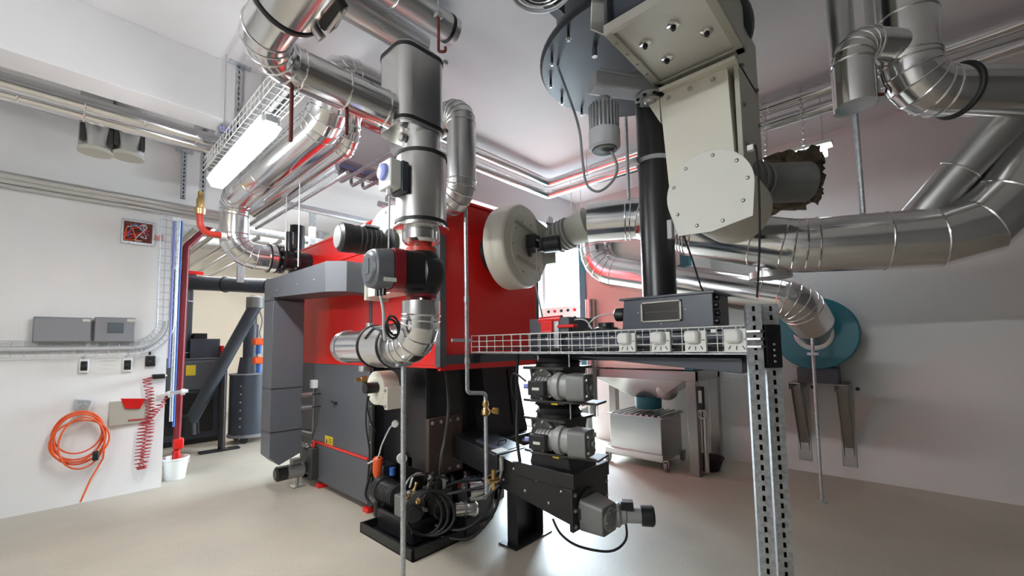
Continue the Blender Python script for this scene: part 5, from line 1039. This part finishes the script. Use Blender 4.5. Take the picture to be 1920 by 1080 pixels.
put('name_plate', MB().box(2.262, 2.3, 2.975, 2.98, .3, .34), 'paper', hu)
mv = thing('valve_manifold', (2.56, 2.58, .4), 'small steel valve manifold fed by black hoses at the stoker side', 'valve')
put('pipes', MB().tube(fillet([(2.48, 2.6, .43), (2.5, 2.58, .5), (2.58, 2.56, .52), (2.6, 2.55, .6), (2.6, 2.55, .72)], .03), .014, 10).cyl((2.44, 2.62, .55), (2.58, 2.56, .6), .009, n=8).cyl((2.42, 2.6, .4), (2.6, 2.56, .5), .012, n=8), 'steel', mv)
put('valve_body', MB().cyl((2.52, 2.57, .46), (2.52, 2.57, .62), .018, n=12).cyl((2.47, 2.58, .53), (2.57, 2.56, .53), .022, n=12), 'brass', mv)
put('elbow_union', MB().cyl((2.6, 2.55, .6), (2.6, 2.55, .7), .024, n=12), 'steel', mv)
# valve bank and silver motor behind the hydraulic unit
vb = thing('valve_bank', (2.75, 3.05, 0), 'low bank of black valves with blue reflections under the stoker', 'valve bank')
put('base', MB().box(2.5, 2.95, 3.0, 3.4, .0, .34), 'black_paint', vb, bevel=.01)
for k in range(12):
    x = 2.53+.035*k; y = random.uniform(3.0, 3.3); h = random.uniform(.05, .13)
    put('valve', MB().lathe((x, y, .34), (random.uniform(-.3, .3), random.uniform(-.3, .1), 1), [(0, .02), (h*.6, .02), (h*.62, .013), (h, .013)], 10), ('black_plastic', 'steel', 'dark_red', 'black_plastic', 'slate_paint')[k % 5], vb)
put('cover', MB().box(2.62, 2.78, 2.98, 3.1, .36, .42), 'slate_paint', vb, bevel=.01)
sm = thing('silver_canister', (2.5, 3.0, .1), 'silver canister lying beside the hydraulic hoses', 'canister')
put('body', MB().lathe((2.42, 2.98, .22), (.85, -.5, -.05), [(0, .05), (.02, .07), (.2, .07), (.22, .05)], 24), 'aluminium', sm)
put('body', MB().lathe((2.52, 2.9, .37), (.85, -.5, .02), [(0, .05), (.02, .085), (.16, .085), (.18, .05)], 24), 'aluminium', sm)
put('clamp', MB().lathe(V((2.42, 2.98, .22))+V((.85, -.5, -.05)).normalized()*.1, (.85, -.5, -.05), [(0, .072), (.02, .072)], 24), 'cast_grey', sm)
put('stand', MB().box(2.46, 2.62, 2.85, 3.0, 0, .16), 'black_paint', sm)
# armoured cable rising up the black boiler front
cable('armoured_cable', [(2.44, 3.2, .3), (2.43, 3.15, .62), (2.5, 3.18, .8), (2.52, 3.15, 1.1), (2.52, 3.2, 1.45)], .018, 'dark_cast', 'dark armoured cable rising up the black boiler front', 'cable')
cable('white_lead', [(2.3, 3.7, .9), (2.25, 3.72, .86), (2.2, 3.78, .7), (2.18, 3.82, .58), (2.12, 3.9, .52)], .008, 'cable_grey', 'pale cable from a round sensor on the black boiler front', 'cable')
put('round_sensor', MB().lathe((2.3, 3.7, .9), (-.6, -.8, 0), [(0, .035), (.03, .035), (.04, .025)], 18), 'white_plastic', label='white round sensor on the black boiler front', cat='sensor')

# ================================================================== far room
q = at(352, 834, Z=0); d0 = .62
b2 = thing('pellet_boiler', (q.x, q.y, 0), 'dark boiler with red side stripes standing far behind the left wall', 'boiler')
x0, y0 = q.x-.45, q.y
put('body', MB().box(x0, x0+.9, y0, y0+1.0, .08, 1.5), 'slate_paint', b2, bevel=.01)
put('side_stripe', MB().box(x0+.9, x0+.94, y0-.01, y0+1.0, .1, 1.72), 'red_paint', b2, bevel=.004)
put('upper_box', MB().box(x0+.45, x0+.9, y0+.1, y0+.9, 1.5, 1.85), 'slate_paint', b2, bevel=.006)
put('door', MB().box(x0+.1, x0+.8, y0-.02, y0, .95, 1.45), 'grey_paint', b2, bevel=.006); put('yellow_label', MB().box(x0+.38, x0+.52, y0-.025, y0-.02, 1.2, 1.38), 'yellow', b2)
put('door', MB().box(x0+.1, x0+.8, y0-.02, y0, .2, .9), 'black_paint', b2, bevel=.006)
put('base', MB().box(x0, x0+.9, y0, y0+1.0, 0, .08), 'black_paint', b2)
put('panel', MB().box(x0+.5, x0+.7, y0+.1, y0+.3, 1.85, 1.95), 'black_plastic', b2, bevel=.01)
tp = at(352, 530, Y=q.y+.3); te = at(500, 541, Y=q.y-1.2)
ch2 = thing('feed_tube', (tp.x, tp.y, 1.5), 'black feed tube dropping onto the far boiler and running right overhead', 'tube')
put('drop_tube', MB().cyl((tp.x-.06, tp.y, 1.5), (tp.x-.06, tp.y, tp.z), .15, n=24), 'slate_paint', ch2)
put('cross_tube', MB().cyl((tp.x-.06, tp.y, tp.z), te+V((.5, -.5, 0)), .13, n=24), 'slate_paint', ch2)
put('head_box', MB().box(tp.x-.22, tp.x+.1, tp.y-.16, tp.y+.16, tp.z-.12, tp.z+.2), 'slate_paint', ch2, bevel=.01)
for z in (1.6, tp.z-.35): put('ring_clamp', MB().ring((tp.x-.06, tp.y, z), (0, 0, 1), .155, .012, 28, 6), 'light_grey', ch2)
for k in (.35, .7): put('ring_clamp', MB().ring(V((tp.x-.06, tp.y, tp.z)).lerp(te+V((.5, -.5, 0)), k), te-tp, .135, .014, 28, 6), 'black_paint', ch2)
put('red_mark', MB().box(tp.x-.2, tp.x+.2, tp.y-.17, tp.y-.16, tp.z+.14, tp.z+.2), 'red_paint', ch2)
a0_, a1_ = at(352, 800, Y=8.7), at(482, 568, Y=7.7)
ag = thing('inclined_auger', (a0_.x, 8.7, 0), 'black inclined auger tube leaning right in the far room', 'auger')
put('tube', MB().cyl(a0_, a1_, .095, n=24), 'slate_paint', ag)
put('inlet', MB().lathe(a0_+V((0, 0, -.12)), (0, 0, 1), [(0, .16), (.3, .14)], 20), 'black_paint', ag)
put('head', MB().lathe(a1_-V((.02, 0, .08)), (0, 0, 1), [(0, .12), (.16, .12), (.2, .07)], 20), 'cast_grey', ag)
sp_ = at(415, 835, Y=8.3)
put('stand', MB().cyl((sp_.x, 8.3, 0), (sp_.x, 8.3, at(415, 690, Y=8.3).z), .05, n=14), 'black_paint', ag); put('stand_foot', MB().box(sp_.x-.3, sp_.x+.25, 8.22, 8.38, 0, .03), 'black_paint', ag, bevel=.004)
dc = at(465, 826, Z=0)
dbn = thing('dust_drum', (dc.x, dc.y, 0), 'grey blue dust drum on castors beside the far stand', 'drum')
put('drum', MB().lathe((dc.x, dc.y, .14), (0, 0, 1), [(0, .3), (.01, .31), (1.05, .31), (1.06, .3)], 32), 'slate_paint', dbn)
put('rim', MB().ring((dc.x, dc.y, 1.2), (0, 0, 1), .31, .015, 32, 6), 'mid_grey', dbn)
put('riser', MB().lathe((dc.x, dc.y, 1.2), (0, 0, 1), [(0, .2), (.3, .16), (.3, .12), (.9, .12), (.9, .09), (1.4, .09)], 24), 'slate_paint', dbn)
for k in range(3): a_ = 2.1*k; put('castor', MB().lathe((dc.x+.26*math.cos(a_), dc.y+.26*math.sin(a_)-.02, .06), (0, 1, 0), [(0, .06), (.04, .06)], 16), 'black_rubber', dbn)
put('base_ring', MB().lathe((dc.x, dc.y, .1), (0, 0, 1), [(0, .33), (.05, .33)], 32), 'mid_grey', dbn)
for k in range(6): bolt((dc.x-.2, dc.y-.24, .3+.14*k), (-.6, -.8, 0), .012, 'steel', dbn)
for i, (py, lab) in enumerate(((640, 'upper orange valve on a blue pipe behind the grey air duct'), (675, 'lower orange valve on a blue pipe behind the grey air duct'))):
    p = at(486, py, Y=7.6); t = thing('orange_valve', p, lab, 'valve'); put('body', MB().box(p.x-.09, p.x+.09, p.y-.08, p.y+.08, p.z-.06, p.z+.05), 'orange', t, bevel=.02); put('stem', MB().cyl(p+V((0, 0, -.2)), p+V((0, 0, -.06)), .04, n=14), 'blue', t)
cable('far_hose', [at(484, 575, Y=7.7), at(492, 600, Y=7.7), at(487, 625, Y=7.7), at(492, 640, Y=7.7)], .012, 'mid_grey', 'grey hose curving down behind the grey air duct', 'hose')
# red copper riser at the left with brass fitting
t = thing('copper_pipe', at(375, 430, Y=5.3), 'red pipe with brass fitting curving to the aluminium drop pipe', 'pipe')
P0, P1, P2 = at(375, 402, Y=5.3), at(376, 436, Y=5.3), at(414, 441, Y=5.35)
put('pipe', MB().tube(fillet([P0, P1, P2], .1, 8), .032, 16), 'red_pipe', t)
put('brass_fitting', MB().lathe(P0, (0, 0, 1), [(0, .045), (.06, .05), (.07, .036), (.16, .036), (.18, .026), (.24, .026)], 14), 'brass', t)
put('end_fitting', MB().cyl(P2, P2+V((.05, 0, 0)), .036, n=14), 'white_plastic', t)
# far-room ceiling services
for i, (y, z, r, lab) in enumerate(((6.5, 3.75, .05, 'nearest lagged service pipe under the far ceiling'), (8.2, 3.7, .06, 'second lagged service pipe under the far ceiling'), (8.8, 3.7, .06, 'third lagged service pipe under the far ceiling'), (9.8, 3.75, .07, 'rearmost lagged service pipe under the far ceiling'))):
    put('service_pipe', MB().cyl((1.65 if i == 0 else .3, y, z), (6.5, y, z), r, n=16), 'galvanised', label=lab, cat='pipe')
for i, x in enumerate((1.0, 1.25, 1.5, 1.75, 2.05)):
    put('conduit_run', MB().cyl((x+.25, 6.97, 3.3-.0*i), (x+.3, 13.2, 3.3), .035, n=12), 'aluminium_dull', label=('first', 'second', 'third', 'fourth', 'fifth')[i]+' from the left of the slim pipes running back under the far ceiling', cat='pipe')
def yrun(pxa, pya, pxb, pyb, Z, r, m, lab, hook=0):
    a, c = at(pxa, pya, Z=Z), at(pxb, pyb, Z=Z); x = (a.x+c.x)/2; pts = [(x, c.y, Z), (x, a.y, Z)]
    if hook: pts.append((x, a.y, Z+hook))
    return put('conduit', MB().tube(fillet(pts, .06) if hook else pts, r, 10), m, label=lab, cat='pipe')
yrun(629, 340, 745, 287, 3.5, .022, 'galvanised', 'longest of three hooked conduits left of the stainless cylinder', .17)
yrun(655, 349, 745, 305, 3.5, .02, 'galvanised', 'middle of three hooked conduits left of the stainless cylinder', .15)
yrun(679, 355, 748, 320, 3.5, .02, 'galvanised', 'shortest of three hooked conduits left of the stainless cylinder', .13)
yrun(470, 425, 625, 312, 3.3, .024, 'galvanised', 'upper slim conduit running parallel below the lagged return pipe')
yrun(490, 430, 640, 320, 3.24, .02, 'galvanised', 'lower slim conduit running parallel below the lagged return pipe')
cb = at(690, 288, Z=3.66)
t = thing('wire_cable_tray', (cb.x, cb.y, 3.6), 'dark wire cable tray with blue cables under the beam soffit', 'cable tray')
for k in range(4): rod('long_wire', (cb.x-1.2, 4.38+.07*k, 3.62), (cb.x+1.6, 4.38+.07*k, 3.62), .004, 'mid_grey', t)
for k in range(26): rod('cross_wire', (cb.x-1.2+.11*k, 4.36, 3.62), (cb.x-1.2+.11*k, 4.61, 3.62), .004, 'mid_grey', t)
for k in range(3): put('cable_bundle', MB().cyl((cb.x-1.2, 4.42+.07*k, 3.645), (cb.x+1.6, 4.42+.07*k, 3.645), .022, n=10), ('violet', 'mid_grey', 'cable_grey')[k], t)
# mesh tray above the lamp
t = thing('wire_cable_tray', at(500, 215, d=3.6), 'hanging wire cable tray above the lit lamp', 'cable tray')
ta, tb2 = at(530, 170, Z=3.55), at(452, 262, Z=3.55); tx = (ta.x+tb2.x)/2
for z in (3.5, 3.56, 3.62):
    for x in (tx-.1, tx+.1): rod('long_wire', (x, ta.y-.4, z), (x, tb2.y+.9, z), .004, 'white_plastic', t)
for x in (tx-.04, tx+.04): rod('long_wire', (x, ta.y-.4, 3.5), (x, tb2.y+.9, 3.5), .004, 'white_plastic', t)
U2 = MB().tube([(tx-.1, 0, 3.62), (tx-.1, 0, 3.5), (tx+.1, 0, 3.5), (tx+.1, 0, 3.62)], .004, 5)
nT = int((tb2.y-ta.y+1.3)/.1); first = None
for k in range(nT):
    y = ta.y-.4+.1*k
    if first is None: first = put('cross_wire', MB().add([v+V((0, y, 0)) for v in U2.v], U2.f), 'white_plastic', t); yf = y
    else: o = first.copy(); COL.objects.link(o); o.parent = t; o.location = (0, y-yf, 0)
for k in range(3): put('cable', MB().cyl((tx-.05+.05*k, ta.y-.4, 3.525), (tx-.05+.05*k, tb2.y+.9, 3.525), .02, n=8), ('mid_grey', 'cable_grey', 'slate_paint')[k], t)
for i, (px, pyt, pyb, d_, m, lab) in enumerate(((545, 165, 265, 2.9, 'rust_pipe', 'left rust brown rod hanging from the thick overhead pipe'), (650, 205, 252, 3.0, 'rust_pipe', 'right rust brown rod hanging from the thick overhead pipe'), (559, 345, 500, 4.2, 'cable_grey', 'pale vertical rod beside the boiler flange'), (535, 365, 470, 4.6, 'cable_grey', 'second pale vertical rod left of the boiler flange'))):
    a, c = (at(px, pyb, d=d_), at(px, pyt, d=d_)) if i > 1 else (at(px, pyb, Y=2.38), V((0, 0, 3.09))); put('hanger_rod', MB().cyl((a.x, a.y, a.z), (a.x, a.y, CEIL if i > 1 else c.z), .011 if i < 2 else .006, n=8), m, label=lab, cat='rod')
for i, (px, pyt, pyb, Y, lab) in enumerate(((585, 392, 460, 8.0, 'blue grey hanger strut in the far room behind the boiler'), (450, 430, 530, 8.4, 'grey hanger strut in the far room above the feed tube'), (600, 418, 470, 9.5, 'small far hanger strut right of the blue grey one'))):
    a, c = at(px, pyb, Y=Y), at(px, pyt, Y=Y); t = thing('far_hanger', (a.x, Y, a.z), lab, 'hanger'); put('post', MB().box(a.x-.05, a.x+.05, Y-.04, Y+.04, a.z, max(c.z, CEIL-.02)), 'galvanised', t, bevel=.004); put('top_plate', MB().box(a.x-.16, a.x+.16, Y-.08, Y+.08, CEIL-.03, CEIL), 'galvanised', t)
